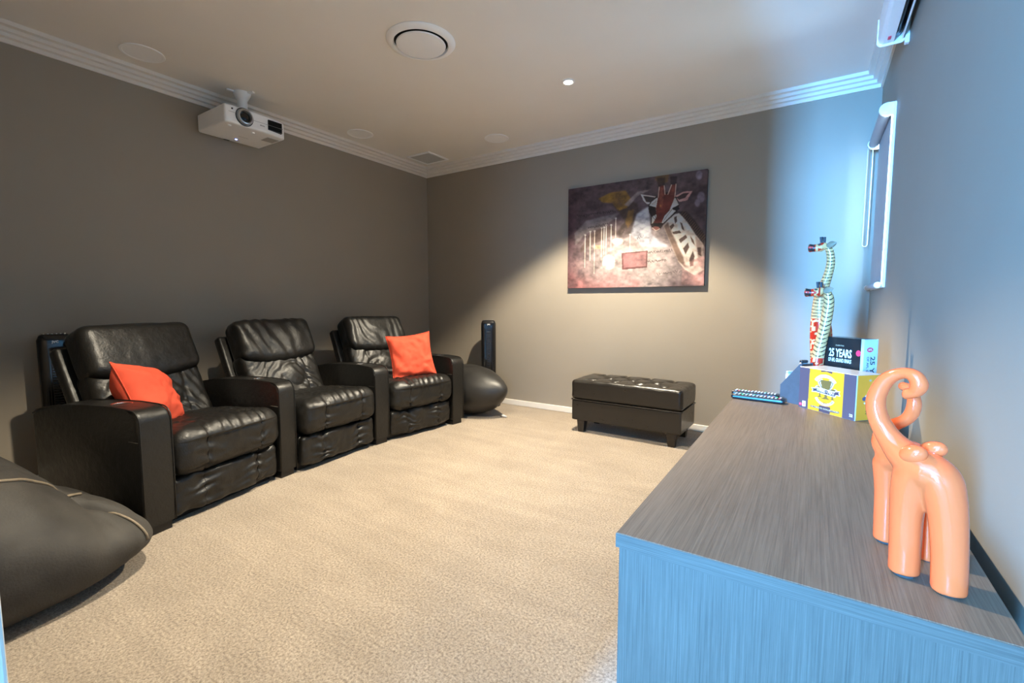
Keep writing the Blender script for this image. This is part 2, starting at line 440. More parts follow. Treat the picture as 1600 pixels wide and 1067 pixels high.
# skirting
def skirting(name, x0, x1, y0, y1):
    struct(obj(name, bx(x0, x1, y0, y1, 0, .058, bev=.004), 'trim'), 'white skirting board along the foot of the '+name.split('_')[1]+' wall', 'skirting board')
skirting('baseboard_back', XL, XR, YB-.014, YB)
skirting('baseboard_left', XL, XL+.014, YF, YB-.014)
skirting('baseboard_right', XR-.014, XR, YF, YB-.014)
skirting('baseboard_front', XL+.014, DX0-.01, YF, YF+.014)
# stepped cornice, mitred at the corners
PROF = [(0, -.096), (.012, -.096), (.014, -.074), (.036, -.070), (.038, -.050), (.058, -.046), (.060, -.026), (.086, -.022), (.090, 0), (0, 0)]
def cornice(name, A, B, inward, label):
    A, B, inw = Vector(A), Vector(B), Vector(inward); d = (B-A).normalized()
    bm = bmesh.new()
    r0 = [bm.verts.new((*(A+d*p[0]+inw*p[0]), ZC+p[1])) for p in PROF]
    r1 = [bm.verts.new((*(B-d*p[0]+inw*p[0]), ZC+p[1])) for p in PROF]
    n = len(PROF)
    for i in range(n): bm.faces.new((r0[i], r0[(i+1) % n], r1[(i+1) % n], r1[i]))
    bm.faces.new(r0); bm.faces.new(r1[::-1])
    struct(obj(name, bm, 'trim'), label, 'cornice')
cornice('trim_1', (XL, YB), (XR, YB), (0, -1), 'white stepped cornice above the giraffe painting')
cornice('trim_2', (XL, YF), (XL, YB), (1, 0), 'white stepped cornice above the recliners')
cornice('trim_3', (XR, YF), (XR, YB), (-1, 0), 'white stepped cornice above the blind window')
cornice('trim_4', (XL, YF), (XR, YF), (0, 1), 'white stepped cornice above the doorway')
# window in the right wall
t = thing('window_1', 'narrow white framed window glowing behind the grey roller blind', 'window', (0, 0, 0)); struct(t)
fw = .030
def wframe(nm, y0, y1, z0, z1): obj(nm, bx(XR-.010, XR, y0, y1, z0, z1, bev=.002), 'white_metal', t)
wframe('architrave', WY0-fw, WY0, WZ0-fw, WZ1+fw); wframe('architrave', WY1, WY1+fw, WZ0-fw, WZ1+fw)
wframe('architrave', WY0, WY1, WZ1, WZ1+fw); wframe('window_sill', WY0, WY1, WZ0-fw, WZ0)
sx0, sx1 = XR+.075, XR+.105
for nm, y0, y1, z0, z1 in (('sash', WY0, WY0+.04, WZ0, WZ1), ('sash', WY1-.04, WY1, WZ0, WZ1),
                           ('sash', WY0+.04, WY1-.04, WZ0, WZ0+.04), ('sash', WY0+.04, WY1-.04, WZ1-.04, WZ1)):
    obj(nm, bx(sx0, sx1, y0, y1, z0, z1, bev=.003), 'white_metal', t)
obj('pane', bx(XR+.088, XR+.092, WY0+.04, WY1-.04, WZ0+.04, WZ1-.04), 'window_glass', t)
for zc in (1.72, 1.42):
    bm = bmesh.new(); tube(bm, [(XR+.004, WY0+.055, zc-.028), (XR-.010, WY0+.055, zc-.02), (XR-.010, WY0+.055, zc+.02), (XR+.004, WY0+.055, zc+.028)], .0035, 8)
    obj('blind_clip', bm, 'grey_plastic', t, True)

# =================================================================== THINGS ON WALLS AND CEILING
# ---- roller blind
t = thing('roller_blind', 'grey roller blind pulled down over the narrow right wall window', 'blind', (0, 0, 0))
bx_, bz, br = .280, 2.155, .028
M = Matrix.Translation((bx_, 3.335, bz)) @ Matrix.Rotation(-pi/2, 4, 'X')
bm = bmesh.new(); lathe(bm, [(0, 0), (br, 0), (br, .64), (0, .64)], 32, M); obj('fabric_roll', bm, 'blind_fabric', t, auto=40)
for y in (3.312, 3.978):
    bm = bmesh.new(); pr = [(XR, bz-.034), (XR, bz+.034)]+[(bx_+.034*cos(a), bz+.034*sin(a)) for a in np.linspace(pi/2, 3*pi/2, 14)]
    extrude_poly(bm, pr, y, y+.020, 'xz', bev=.003); obj('bracket', bm, 'white_plastic', t, auto=40)
obj('blind_cloth', bx(bx_+.0262, bx_+.0276, 3.365, 3.968, 1.205, bz), 'blind_fabric', t)
bm = bmesh.new(); lathe(bm, [(0, 0), (.015, 0), (.0165, .004), (.0165, .600), (.015, .604), (0, .604)], 20, Matrix.Translation((bx_+.012, 3.365, 1.20)) @ Matrix.Rotation(-pi/2, 4, 'X'))
obj('bottom_rail', bm, 'blind_fabric', t, auto=40)
for y in (3.353, 3.970):
    bm = bmesh.new(); lathe(bm, [(0, 0), (.016, 0), (.0175, .004), (.0175, .010), (0, .012)], 20, Matrix.Translation((bx_+.012, y, 1.20)) @ Matrix.Rotation(-pi/2, 4, 'X'))
    obj('rail_end_cap', bm, 'white_plastic', t, auto=40)
bm = bmesh.new(); cx = bx_-.018
tube(bm, [(cx-.010, 4.000, bz)]+[(cx-.012, 4.000, z) for z in np.linspace(bz-.05, 1.50, 10)]+[(cx-.012+.014*(1-cos(a)), 4.000, 1.50-.018*sin(a)) for a in np.linspace(.3, pi-.3, 7)]+[(cx+.016, 4.0, z) for z in np.linspace(1.50, bz-.02, 10)], .0026, 8)
obj('pull_chain', bm, 'grey_plastic', t, True)

# ---- projection screen housing above the cabinet
t = thing('projector_screen', 'white pull down projector screen housing mounted high on right wall', 'projector screen', (0, 0, 0))
SY0, SY1, sz0 = 1.10, 2.995, 2.362
pr = [(.262, sz0+.004), (.262, sz0+.012), (.222, sz0+.010), (.212, sz0+.020), (.208, sz0+.035), (.208, sz0+.112), (.300, sz0+.112), (.300, sz0+.120), (.201, sz0+.120),
      (.200, sz0+.030), (.206, sz0+.012), (.220, sz0+.002)]
bm = bmesh.new(); extrude_poly(bm, pr, SY0, SY1, 'xz'); obj('housing', bm, 'white_metal', t, auto=35)
bm = bmesh.new(); lathe(bm, [(0, 0), (.024, 0), (.024, SY1-SY0-.03), (0, SY1-SY0-.03)], 28, Matrix.Translation((.264, SY0+.01, sz0+.040)) @ Matrix.Rotation(-pi/2, 4, 'X'))
obj('screen_roll', bm, 'gloss_black', t, auto=40)
obj('back_plate', bx(.2985, .3015, SY0, SY1, sz0+.014, sz0+.112), 'black_plastic', t)
obj('lower_rail', bx(.2905, .2975, SY0+.01, SY1-.01, sz0+.006, sz0+.016, bev=.002), 'white_metal', t)
for y in (SY1, SY0-.007):
    rr = .022; q = []
    for cxx, czz, aa in ((.196+rr, sz0-.006+rr, pi), (.303-rr*.6, sz0-.006+rr*.6, 3*pi/2)):
        k = rr if aa == pi else rr*.6
        q += [(cxx+k*cos(a), czz+k*sin(a)) for a in np.linspace(aa, aa+pi/2, 8)]
    q += [(.303, sz0+.126), (.196, sz0+.126)]
    bm = bmesh.new(); extrude_poly(bm, q, y, y+.007, 'xz', bev=.0015, seg=2); obj('end_cap', bm, 'white_plastic', t, auto=40)
for y in (SY1-.020, SY0+.03):
    obj('wall_bracket', bx(.303, XR, y, y+.028, sz0-.020, sz0+.10, bev=.002), 'white_metal', t)
obj('badge', bx(.234, .246, SY1-.075, SY1-.045, sz0-.0002, sz0+.0035), 'red_print', t)
obj('badge', bx(.236, .246, SY1-.038, SY1-.022, sz0-.0002, sz0+.0035), 'white_print', t)

# ---- ceiling fittings
def ceiling_speaker(x, y, label):
    t = thing('ceiling_speaker', label, 'speaker', (x, y, ZC), 0, 'round in-ceiling speakers')
    bm = bmesh.new(); lathe(bm, [(.098, 0), (.116, 0), (.117, -.003), (.114, -.006), (.101, -.007), (.098, -.004)], 48); obj('rim', bm, 'white_plastic', t, auto=40)
    bm = bmesh.new(); lathe(bm, [(0, -.0068), (.06, -.0064), (.0985, -.0048), (.0985, 0)], 48); obj('grille', bm, 'white_metal', t, auto=40)
ceiling_speaker(-3.600, 1.270, 'round white ceiling speaker nearest the photo left edge, left of the projector')
ceiling_speaker(-3.600, 2.932, 'round white ceiling speaker to the right of the hanging projector')
ceiling_speaker(-2.609, 3.720, 'round white ceiling speaker near the back wall beyond the lit downlight')
t = thing('air_diffuser', 'large round white air conditioning outlet with dark slot in ceiling', 'air vent', (-2.049, 2.135, ZC))
bm = bmesh.new(); lathe(bm, [(.160, .0), (.203, 0), (.205, -.004), (.200, -.010), (.178, -.020), (.163, -.020), (.158, -.008)], 64); obj('outer_ring', bm, 'white_plastic', t, auto=40)
bm = bmesh.new(); lathe(bm, [(.161, -.002), (0, -.002)], 64); obj('cavity', bm, 'dark_cavity', t)
bm = bmesh.new(); lathe(bm, [(0, -.030), (.120, -.029), (.143, -.026), (.147, -.021), (.143, -.017), (0, -.016)], 64); obj('centre_disc', bm, 'white_plastic', t, auto=40)
bm = bmesh.new(); tube(bm, [(0, 0, -.018), (0, 0, -.001)], .03, 20); obj('stem', bm, 'white_plastic', t, True)
t = thing('ceiling_vent', 'square white mesh ceiling vent in the far left corner', 'vent', (-3.572, 3.800, ZC))
hw = .160
for nm, b in (('frame', (-hw, hw, -hw, -hw+.024)), ('frame', (-hw, hw, hw-.024, hw)), ('frame', (-hw, -hw+.024, -hw+.024, hw-.024)), ('frame', (hw-.024, hw, -hw+.024, hw-.024))):
    obj(nm, bx(*b, -.012, 0, bev=.003), 'white_metal', t)
obj('backing', bx(-hw+.02, hw-.02, -hw+.02, hw-.02, -.002, 0), 'grey_plastic', t)
for i in range(16):
    s = -hw+.030+i*(2*hw-.06)/15
    obj('slat', bx(s-.0055, s+.0055, -hw+.024, hw-.024, -.008, -.003), 'vent_mesh', t)
def downlight(x, y, label, energy):
    t = thing('downlight', label, 'downlight', (x, y, ZC), 0, 'recessed ceiling downlights')
    bm = bmesh.new(); lathe(bm, [(.030, 0), (.047, 0), (.048, -.003), (.044, -.006), (.033, -.006), (.029, -.003)], 40); obj('bezel', bm, 'white_metal', t, auto=40)
    bm = bmesh.new(); lathe(bm, [(0, -.003), (.030, -.003)], 32); obj('lens', bm, 'lamp_glow', t)
    l = bpy.data.lights.new('downlight_beam', 'SPOT'); l.energy = energy; l.color = WARM; l.spot_size = radians(106); l.spot_blend = .32; l.shadow_soft_size = .03
    lo = bpy.data.objects.new('downlight_beam', l); COL.objects.link(lo); lo.parent = t; lo.location = (0, 0, -.012)
downlight(-1.536, 3.077, 'small round recessed downlight glowing above the giraffe painting', 300)
downlight(-1.536, 1.140, 'small round recessed downlight above the middle of the carpet, outside the photo', 205)

# ---- projector under the ceiling
t = thing('projector', 'white home cinema projector hanging from ceiling above the recliners', 'projector', (-3.655, 1.900, 2.35))
pz0, pz1 = 0.0, .124; px0, px1, py0, py1 = -.205, .198, -.225, .225
def pwarp(P):
    P = P.copy(); yy = np.clip(np.abs(P[:, 1])/.225, 0, 1)
    front = P[:, 0] > 0
    P[:, 0] -= np.where(front, .035*np.clip(P[:, 1]/.225, 0, 1)**4, 0)
    return P
soft_box('body', (px1-px0, py1-py0, pz1-pz0), .014, 22, 'white_plastic', t, warp=pwarp, loc=((px0+px1)/2, 0, (pz0+pz1)/2))
Rx = Matrix.Rotation(pi/2, 4, 'Y'); LY = -.093; LZ = .064
bm = bmesh.new(); lathe(bm, [(.060, -.01), (.062, .003), (.057, .004), (.056, -.01)], 40, Matrix.Translation((px1, LY, LZ)) @ Rx); obj('lens_recess', bm, 'black_plastic', t, auto=40)
bm = bmesh.new(); lathe(bm, [(.054, -.01), (.055, .012), (.050, .022), (.042, .024), (.038, .016), (.036, -.01)], 40, Matrix.Translation((px1, LY, LZ)) @ Rx); obj('lens_ring', bm, 'silver', t, auto=40)
bm = bmesh.new(); lathe(bm, [(.037, .004), (.030, .010), (.016, .014), (0, .0155)], 40, Matrix.Translation((px1, LY, LZ)) @ Rx); obj('lens', bm, 'gloss_black', t, True)
gx = px1+.001
bm = bmesh.new(); box(bm, gx-.030, gx-.006, .075, .185, .028, .102, bev=.004); g = obj('exhaust_grille', bm, 'dark_cavity', t)
g.location = (.006, 0, 0)
for i in range(9):
    z = .031+i*.0085
    obj('slat', bx(gx-.022, gx+.0015, .077, .182, z-.0012, z+.0012), 'gloss_black', g)
obj('front_seam', bx(px1-.004, px1+.0006, -.200, -.155, .073, .0755), 'grey_plastic', t)
obj('front_seam', bx(px1-.004, px1+.0006, -.030, .074, .062, .0645), 'grey_plastic', t)
obj('front_seam', bx(gx-.02, gx+.0025, .074, .188, .0630, .0665), 'grey_plastic', t)
bm = bmesh.new(); lathe(bm, [(0, .001), (.006, .001), (.007, -.004)], 16, Matrix.Translation((px1, -.175, .098)) @ Rx); obj('remote_sensor', bm, 'gloss_black', t)
lettering('nameplate', 'EPSON', 'dark_print', t, (px1+.0008, .018, .040), (0, 1, 0), (0, 0, 1), width=.032, bold=.02)
for x, y in ((.14, -.17), (.13, .0)):
    bm = bmesh.new(); lathe(bm, [(0, -.008), (.010, -.008), (.012, 0)], 16, Matrix.Translation((x, y, 0))); obj('foot', bm, 'white_plastic', t, auto=40)
obj('label_plate', bx(.02, .12, .115, .205, -.0008, .001), 'grey_card', t)
obj('panel_seam', bx(-.04, -.036, -.02, .05, -.0006, .001), 'grey_plastic', t)
bm = bmesh.new(); lathe(bm, [(0, -.002), (.006, -.002), (.007, .001)], 14, Matrix.Translation((-.125, .005, 0))); obj('status_light', bm, 'led_blue', t)
obj('terminal_notch', bx(-.2055, -.190, -.05, -.01, -.0005, .012), 'dark_cavity', t)
# drop column
bm = bmesh.new(); lathe(bm, [(0, pz1-.01), (.034, pz1-.01), (.034, .255), (.040, .262), (.058, .296), (.060, .310), (0, .310)], 32); c = obj('drop_column', bm, 'white_plastic', t, auto=45)
for a in range(3):
    an = radians(20+120*a)
    M = Matrix.Rotation(an, 4, 'Z'); bm = bmesh.new(); box(bm, .045, .105, -.012, .012, .300, .310, bev=.002, M=M); obj('mounting_lug', bm, 'white_plastic', c)
bm = bmesh.new(); lathe(bm, [(0, 0), (.010, 0), (.010, .008), (0, .010)], 16, Matrix.Translation((.034, -.004, pz1+.03)) @ Rx); obj('bolt', bm, 'grey_plastic', c, auto=40)
for y in (-.06, .06, .13):
    bm = bmesh.new(); lathe(bm, [(.008, 0), (.010, .012), (.006, .018), (0, .019)], 14, Matrix.Translation((.05, y, pz1-.002))); obj('top_screw', bm, 'white_plastic', t, auto=40)

# ---- giraffe painting
t = thing('giraffe_painting', 'unframed canvas painting of a giraffe in mauve and cream on back wall', 'painting', (0, 0, 0))
PX0, PX1, PZ0, PZ1, PY = -2.030, -.778, 1.240, 2.184, 4.092
obj('stretcher', bx(PX0, PX1, PY+.001, YB-.002, PZ0, PZ1, bev=.003), 'canvas_edge', t)
Hm = homography([(82, 258), (1045, 105), (1022, 897), (90, 932)], [(0, 1), (1, 1), (1, 0), (0, 0)])
R = Raster(400, 300, Hm)
uv = np.stack([R.u*4, R.v*3, R.u*0+1.3], -1)
n1 = noise(uv, 1.3, 4); n2 = noise(uv+7, 3.5, 4); n3 = noise(uv*np.array([1, .35, 1])+3, 8, 3)
def lerp(a, b, k): return a+(b-a)*k[..., None]
dark, mid, light = srgb((62, 47, 50)), srgb((98, 82, 86)), srgb((164, 152, 150))
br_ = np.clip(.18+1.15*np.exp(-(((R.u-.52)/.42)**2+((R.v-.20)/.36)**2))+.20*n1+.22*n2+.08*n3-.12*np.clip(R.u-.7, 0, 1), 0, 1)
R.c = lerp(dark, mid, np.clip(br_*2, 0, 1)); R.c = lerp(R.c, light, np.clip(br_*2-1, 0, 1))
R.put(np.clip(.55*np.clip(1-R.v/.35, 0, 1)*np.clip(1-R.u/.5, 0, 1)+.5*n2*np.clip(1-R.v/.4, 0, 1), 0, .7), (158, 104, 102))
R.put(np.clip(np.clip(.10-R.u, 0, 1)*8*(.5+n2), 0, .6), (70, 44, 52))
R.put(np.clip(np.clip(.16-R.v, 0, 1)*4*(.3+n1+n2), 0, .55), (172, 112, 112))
# dark band and ochre blotch
R.put(R.blur(R.mask([(390, 360), (470, 310), (560, 350), (600, 480), (560, 560), (470, 590), (410, 560), (480, 470)]), 12)*np.clip(.75+n2, 0, 1), (60, 46, 36), .85)
R.put(R.blur(R.mask([(180, 650), (230, 570), (300, 530), (390, 500), (420, 560), (330, 600), (230, 650), (170, 690)]), 9), (74, 58, 50), .7)
R.put(R.blur(R.mask([(290, 320), (380, 275), (480, 262), (520, 320), (490, 380), (430, 400), (390, 350), (320, 345)]), 6)*np.clip(.8+n2, 0, 1), (138, 104, 40), .95)
R.put(R.blur(R.mask([(500, 400), (540, 390), (530, 470), (500, 520), (480, 480)]), 6), (128, 98, 48), .7)
R.put(R.blur(R.mask([(690, 150), (780, 145), (770, 200), (720, 215), (680, 180)]), 8), (112, 84, 38), .7)
R.put(R.blur(R.mask([(130, 560), (210, 470), (440, 415), (400, 460), (330, 510), (210, 560), (140, 640)]), 7), (132, 124, 124), .7)
R.put(R.blur(R.mask([(470, 360), (560, 270), (660, 250), (560, 300), (500, 370)]), 5), (150, 138, 136), .7)
R.put(R.blur(R.mask([(560, 420), (640, 370), (660, 560), (780, 640), (600, 640), (520, 560)]), 14), (196, 198, 208), .75)
for (cx, cy, r) in ((985, 150, 22), (1000, 300, 26), (990, 160, 12), (975, 340, 18)): R.ell(cx, cy, r, r*1.4, (150, 140, 158), .45, 5)
R.ell(430, 610, 40, 22, (226, 214, 200), .8, 4); R.ell(300, 650, 40, 14, (200, 170, 130), .7, 4); R.ell(370, 750, 45, 50, (240, 232, 226), .6, 6)
for x, y0, y1 in ((205, 570, 790), (240, 545, 742), (270, 540, 830), (318, 520, 740), (335, 515, 700), (350, 498, 700), (384, 498, 675), (415, 452, 580), (515, 560, 690)):
    R.line([(x, y0), (x+(1 if y1 > 700 else 0), y1)], .0038, (222, 206, 194), .85)
    R.ell(x, y0, 7, 5, (216, 204, 196), .8, 1)
# handwriting
def scribble(x0, y0, x1, y1, amp, n, seed, a=.8):
    r = random.Random(seed); pts = []
    for i in range(n):
        k = i/(n-1); pts.append((x0+(x1-x0)*k+r.uniform(-4, 4), y0+(y1-y0)*k+(amp if i % 2 else -amp)*r.uniform(.25, 1)))
    seg = []
    for p in pts:
        seg.append(p)
        if r.random() < .14 and len(seg) > 1: R.line(seg, .0026, (42, 34, 34), a); seg = []
    if len(seg) > 1: R.line(seg, .0026, (42, 34, 34), a)
scribble(150, 442, 435, 398, 11, 44, 1); scribble(222, 522, 362, 492, 9, 22, 2); scribble(638, 680, 815, 662, 11, 30, 3); scribble(640, 742, 765, 728, 10, 22, 4)
scribble(700, 826, 870, 800, 8, 22, 5, .6); scribble(560, 590, 605, 570, 12, 7, 6, .6); scribble(455, 560, 480, 530, 12, 6, 7, .6)
# mauve tablet
R.poly([(458, 688), (636, 668), (636, 782), (464, 800)], (96, 58, 58), .95, 0); R.poly([(470, 694), (626, 678), (626, 772), (474, 786)], (156, 116, 116), .9, 1)
R.put(R.mask([(470, 694), (626, 678), (626, 772), (474, 786)])*np.clip(.3+n2, 0, .6), (120, 84, 88))
# giraffe: mane, neck, patches, head
R.put(R.blur(R.mask([(830, 400), (900, 400), (960, 460), (1030, 560), (1030, 640), (960, 580), (900, 500), (850, 430)]), 6), (46, 34, 30), .95)
for i in range(16):
    k = i/15; x, y = 860+150*k, 410+170*k; R.line([(x, y+14), (x+26, y-16)], .0028, (120, 90, 70), .6)
R.poly([(742, 500), (800, 425), (850, 412), (905, 470), (960, 550), (1016, 620), (1020, 790), (960, 830), (890, 790), (845, 735), (790, 610)], (206, 192, 182), 1, 2)
R.put(R.blur(R.mask([(742, 500), (775, 470), (800, 540), (840, 620), (880, 700), (900, 780), (845, 735), (790, 610)]), 7), (92, 66, 52), .9)
R.put(R.blur(R.mask([(960, 560), (1018, 620), (1020, 790), (985, 760)]), 8), (120, 100, 94), .8)
for p in ([(815, 440), (835, 430), (836, 470), (822, 486)], [(856, 470), (872, 480), (888, 530), (870, 520)], [(785, 500), (812, 480), (818, 498), (795, 528)], [(804, 538), (855, 528), (866, 546), (812, 556)],
          [(848, 590), (896, 556), (908, 576), (862, 614)], [(925, 560), (950, 590), (962, 632), (938, 605)], [(878, 650), (912, 608), (922, 640), (896, 690)], [(922, 720), (946, 664), (958, 700), (950, 765), (928, 770)],
          [(975, 640), (1000, 640), (1004, 700), (982, 690)]):
    R.poly(p, (58, 36, 30), .95, 1)
R.put(R.blur(R.mask([(880, 745), (1022, 700), (1024, 897), (870, 890)]), 10)*np.clip(.75+n2, 0, 1), (186, 142, 140), .85)
R.poly([(690, 170), (750, 170), (752, 235), (706, 240)], (44, 30, 28), .8, 5); R.poly([(785, 160), (835, 160), (830, 225), (790, 230)], (40, 28, 28), .8, 5)
R.poly([(584, 286), (690, 300), (668, 352), (628, 352), (606, 332)], (222, 202, 194), 1, 1); R.poly([(600, 296), (682, 306), (655, 342), (622, 338)], (34, 22, 22), .95, 1)
R.poly([(820, 296), (880, 264), (940, 260), (905, 322), (850, 335)], (198, 150, 144), 1, 1); R.poly([(828, 304), (880, 274), (922, 270), (890, 306), (848, 322)], (36, 22, 22), .95, 1)
R.poly([(690, 300), (655, 330), (638, 362), (642, 405), (660, 440), (654, 490), (668, 522), (695, 538), (722, 524), (742, 490), (792, 445), (838, 402), (852, 352), (832, 302), (800, 270), (740, 272)], (40, 26, 24), 1, 1)
R.poly([(692, 312), (660, 338), (646, 362), (690, 372), (696, 420), (664, 440), (662, 486), (690, 470), (740, 480), (785, 438), (826, 396), (800, 380), (846, 352), (824, 310), (790, 300)], (222, 208, 194), 1, 1)
R.poly([(703, 306), (712, 236), (728, 224), (746, 226), (752, 282), (770, 284), (794, 220), (826, 213), (820, 300), (806, 340), (784, 396), (750, 432), (732, 478), (672, 480), (694, 440), (690, 380)], (104, 44, 34), 1, 1)
R.poly([(716, 300), (722, 240), (736, 240), (742, 300), (735, 380), (715, 380)], (136, 70, 54), .8, 3); R.poly([(790, 290), (804, 226), (818, 222), (812, 290)], (128, 66, 52), .8, 2)
for (x0, y0, x1, y1) in ((705, 305, 712, 236), (752, 284, 746, 226), (772, 284, 796, 220), (820, 300, 827, 214)): R.line([(x0, y0), (x1, y1)], .004, (210, 176, 160), .8)
R.ell(660, 383, 22, 12, (16, 12, 14), 1, 1); R.ell(828, 381, 26, 12, (16, 12, 14), 1, 1)
for k in range(5): R.line([(655+k*8, 352-k*4), (690, 356-k*8)], .0026, (70, 50, 46), .6); R.line([(848-k*6, 346-k*8), (806, 352-k*10)], .0026, (70, 50, 46), .6)
for (p) in ([(664, 400), (668, 440), (690, 462)], [(680, 390), (684, 430), (696, 455)], [(800, 388), (760, 440), (742, 470)], [(780, 392), (752, 420), (738, 452)]): R.line(p, .0032, (48, 30, 28), .8)
R.poly([(672, 484), (698, 490), (726, 482), (720, 500), (692, 504), (676, 498)], (18, 12, 14), 1, 1); R.ell(692, 518, 26, 14, (148, 92, 80), 1, 1); R.line([(668, 514), (692, 534), (718, 520)], .004, (214, 190, 178), .8)
R.ell(722, 363, 6, 8, (170, 110, 60), .8, 1)
n4 = noise(uv*np.array([1, 1.3, 1])+11, 9, 4)
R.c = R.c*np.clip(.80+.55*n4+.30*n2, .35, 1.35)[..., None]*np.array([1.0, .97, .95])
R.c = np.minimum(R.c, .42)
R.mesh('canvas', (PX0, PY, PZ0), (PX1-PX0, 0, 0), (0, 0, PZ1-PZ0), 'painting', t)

def seam_on(ob, pts, rad, mat, parent, name='piping', lift=.004):
    """piping laid on the surface of ob by dropping points onto it"""
    dg = bpy.context.evaluated_depsgraph_get(); dg.update(); out = []
    for p, d in pts:
        ok, hit, nr, _ = ob.ray_cast(Vector(p), Vector(d).normalized())
        if ok: out.append(hit+nr*lift)
    if len(out) > 2:
        bm = bmesh.new(); tube(bm, out, rad, 8); return obj(name, bm, mat, parent, True)
def sweep(pts, n=26):
    pts = np.array(pts, float); s = np.linspace(0, len(pts)-1, n); return np.stack([np.interp(s, range(len(pts)), pts[:, k]) for k in range(3)], -1)
# =================================================================== RECLINERS
# local frame: +x faces the room, y across, z up; arm fronts at x = 0
def arm(parent, y, rot=0, wf=1.0):
    prof = [(-.82, .06), (-.82, .535), (-.78, .560), (-.60, .592), (-.40, .606), (-.20, .612), (-.08, .608)]
    prof += [(-.06+.06*sin(a), .546+.06*cos(a)) for a in np.linspace(.25, pi/2, 8)] + [(.0, .30), (-.004, .045), (-.10, .045)]
    bm = bmesh.new(); extrude_poly(bm, prof, -.07, .07, 'xz', bev=.017, seg=4)
    a = obj('armrest', bm, 'black_leather', parent, auto=50); a.location = (0, y, 0); a.rotation_euler = (0, 0, rot); a.scale = (1, wf, 1)
    for s in (-1, 1):
        pts = [(p[0]+(.0 if p[0] < -.03 else .001), s*.0655, p[1]+.0005) for p in prof[1:-1]]
        bm = bmesh.new(); tube(bm, pts, .0034, 6); obj('piping', bm, 'black_leather', a, True)
        bm = bmesh.new(); tube(bm, [(x, s*.0705, .46) for x in (-.075, -.045, -.010)], .0014, 5); obj('stitching', bm, 'stitch', a, True)
    bm = bmesh.new(); lathe(bm, [(.030, .000), (.042, .000), (.0435, .004), (.040, .0065), (.033, .004), (.031, -.004)], 32, Matrix.Translation((-.235, 0, .607)) @ Matrix.Rotation(radians(2), 4, 'Y'))
    ch = obj('cup_holder', bm, 'chrome', a, auto=40)
    bm = bmesh.new(); lathe(bm, [(0, .0015), (.033, .0035)], 32, Matrix.Translation((-.235, 0, .607))); obj('cup_well', bm, 'chrome', ch)
    obj('foot_block', bx(-.80, -.02, -.055, .055, 0, .05), 'black_plastic', a)
    return a
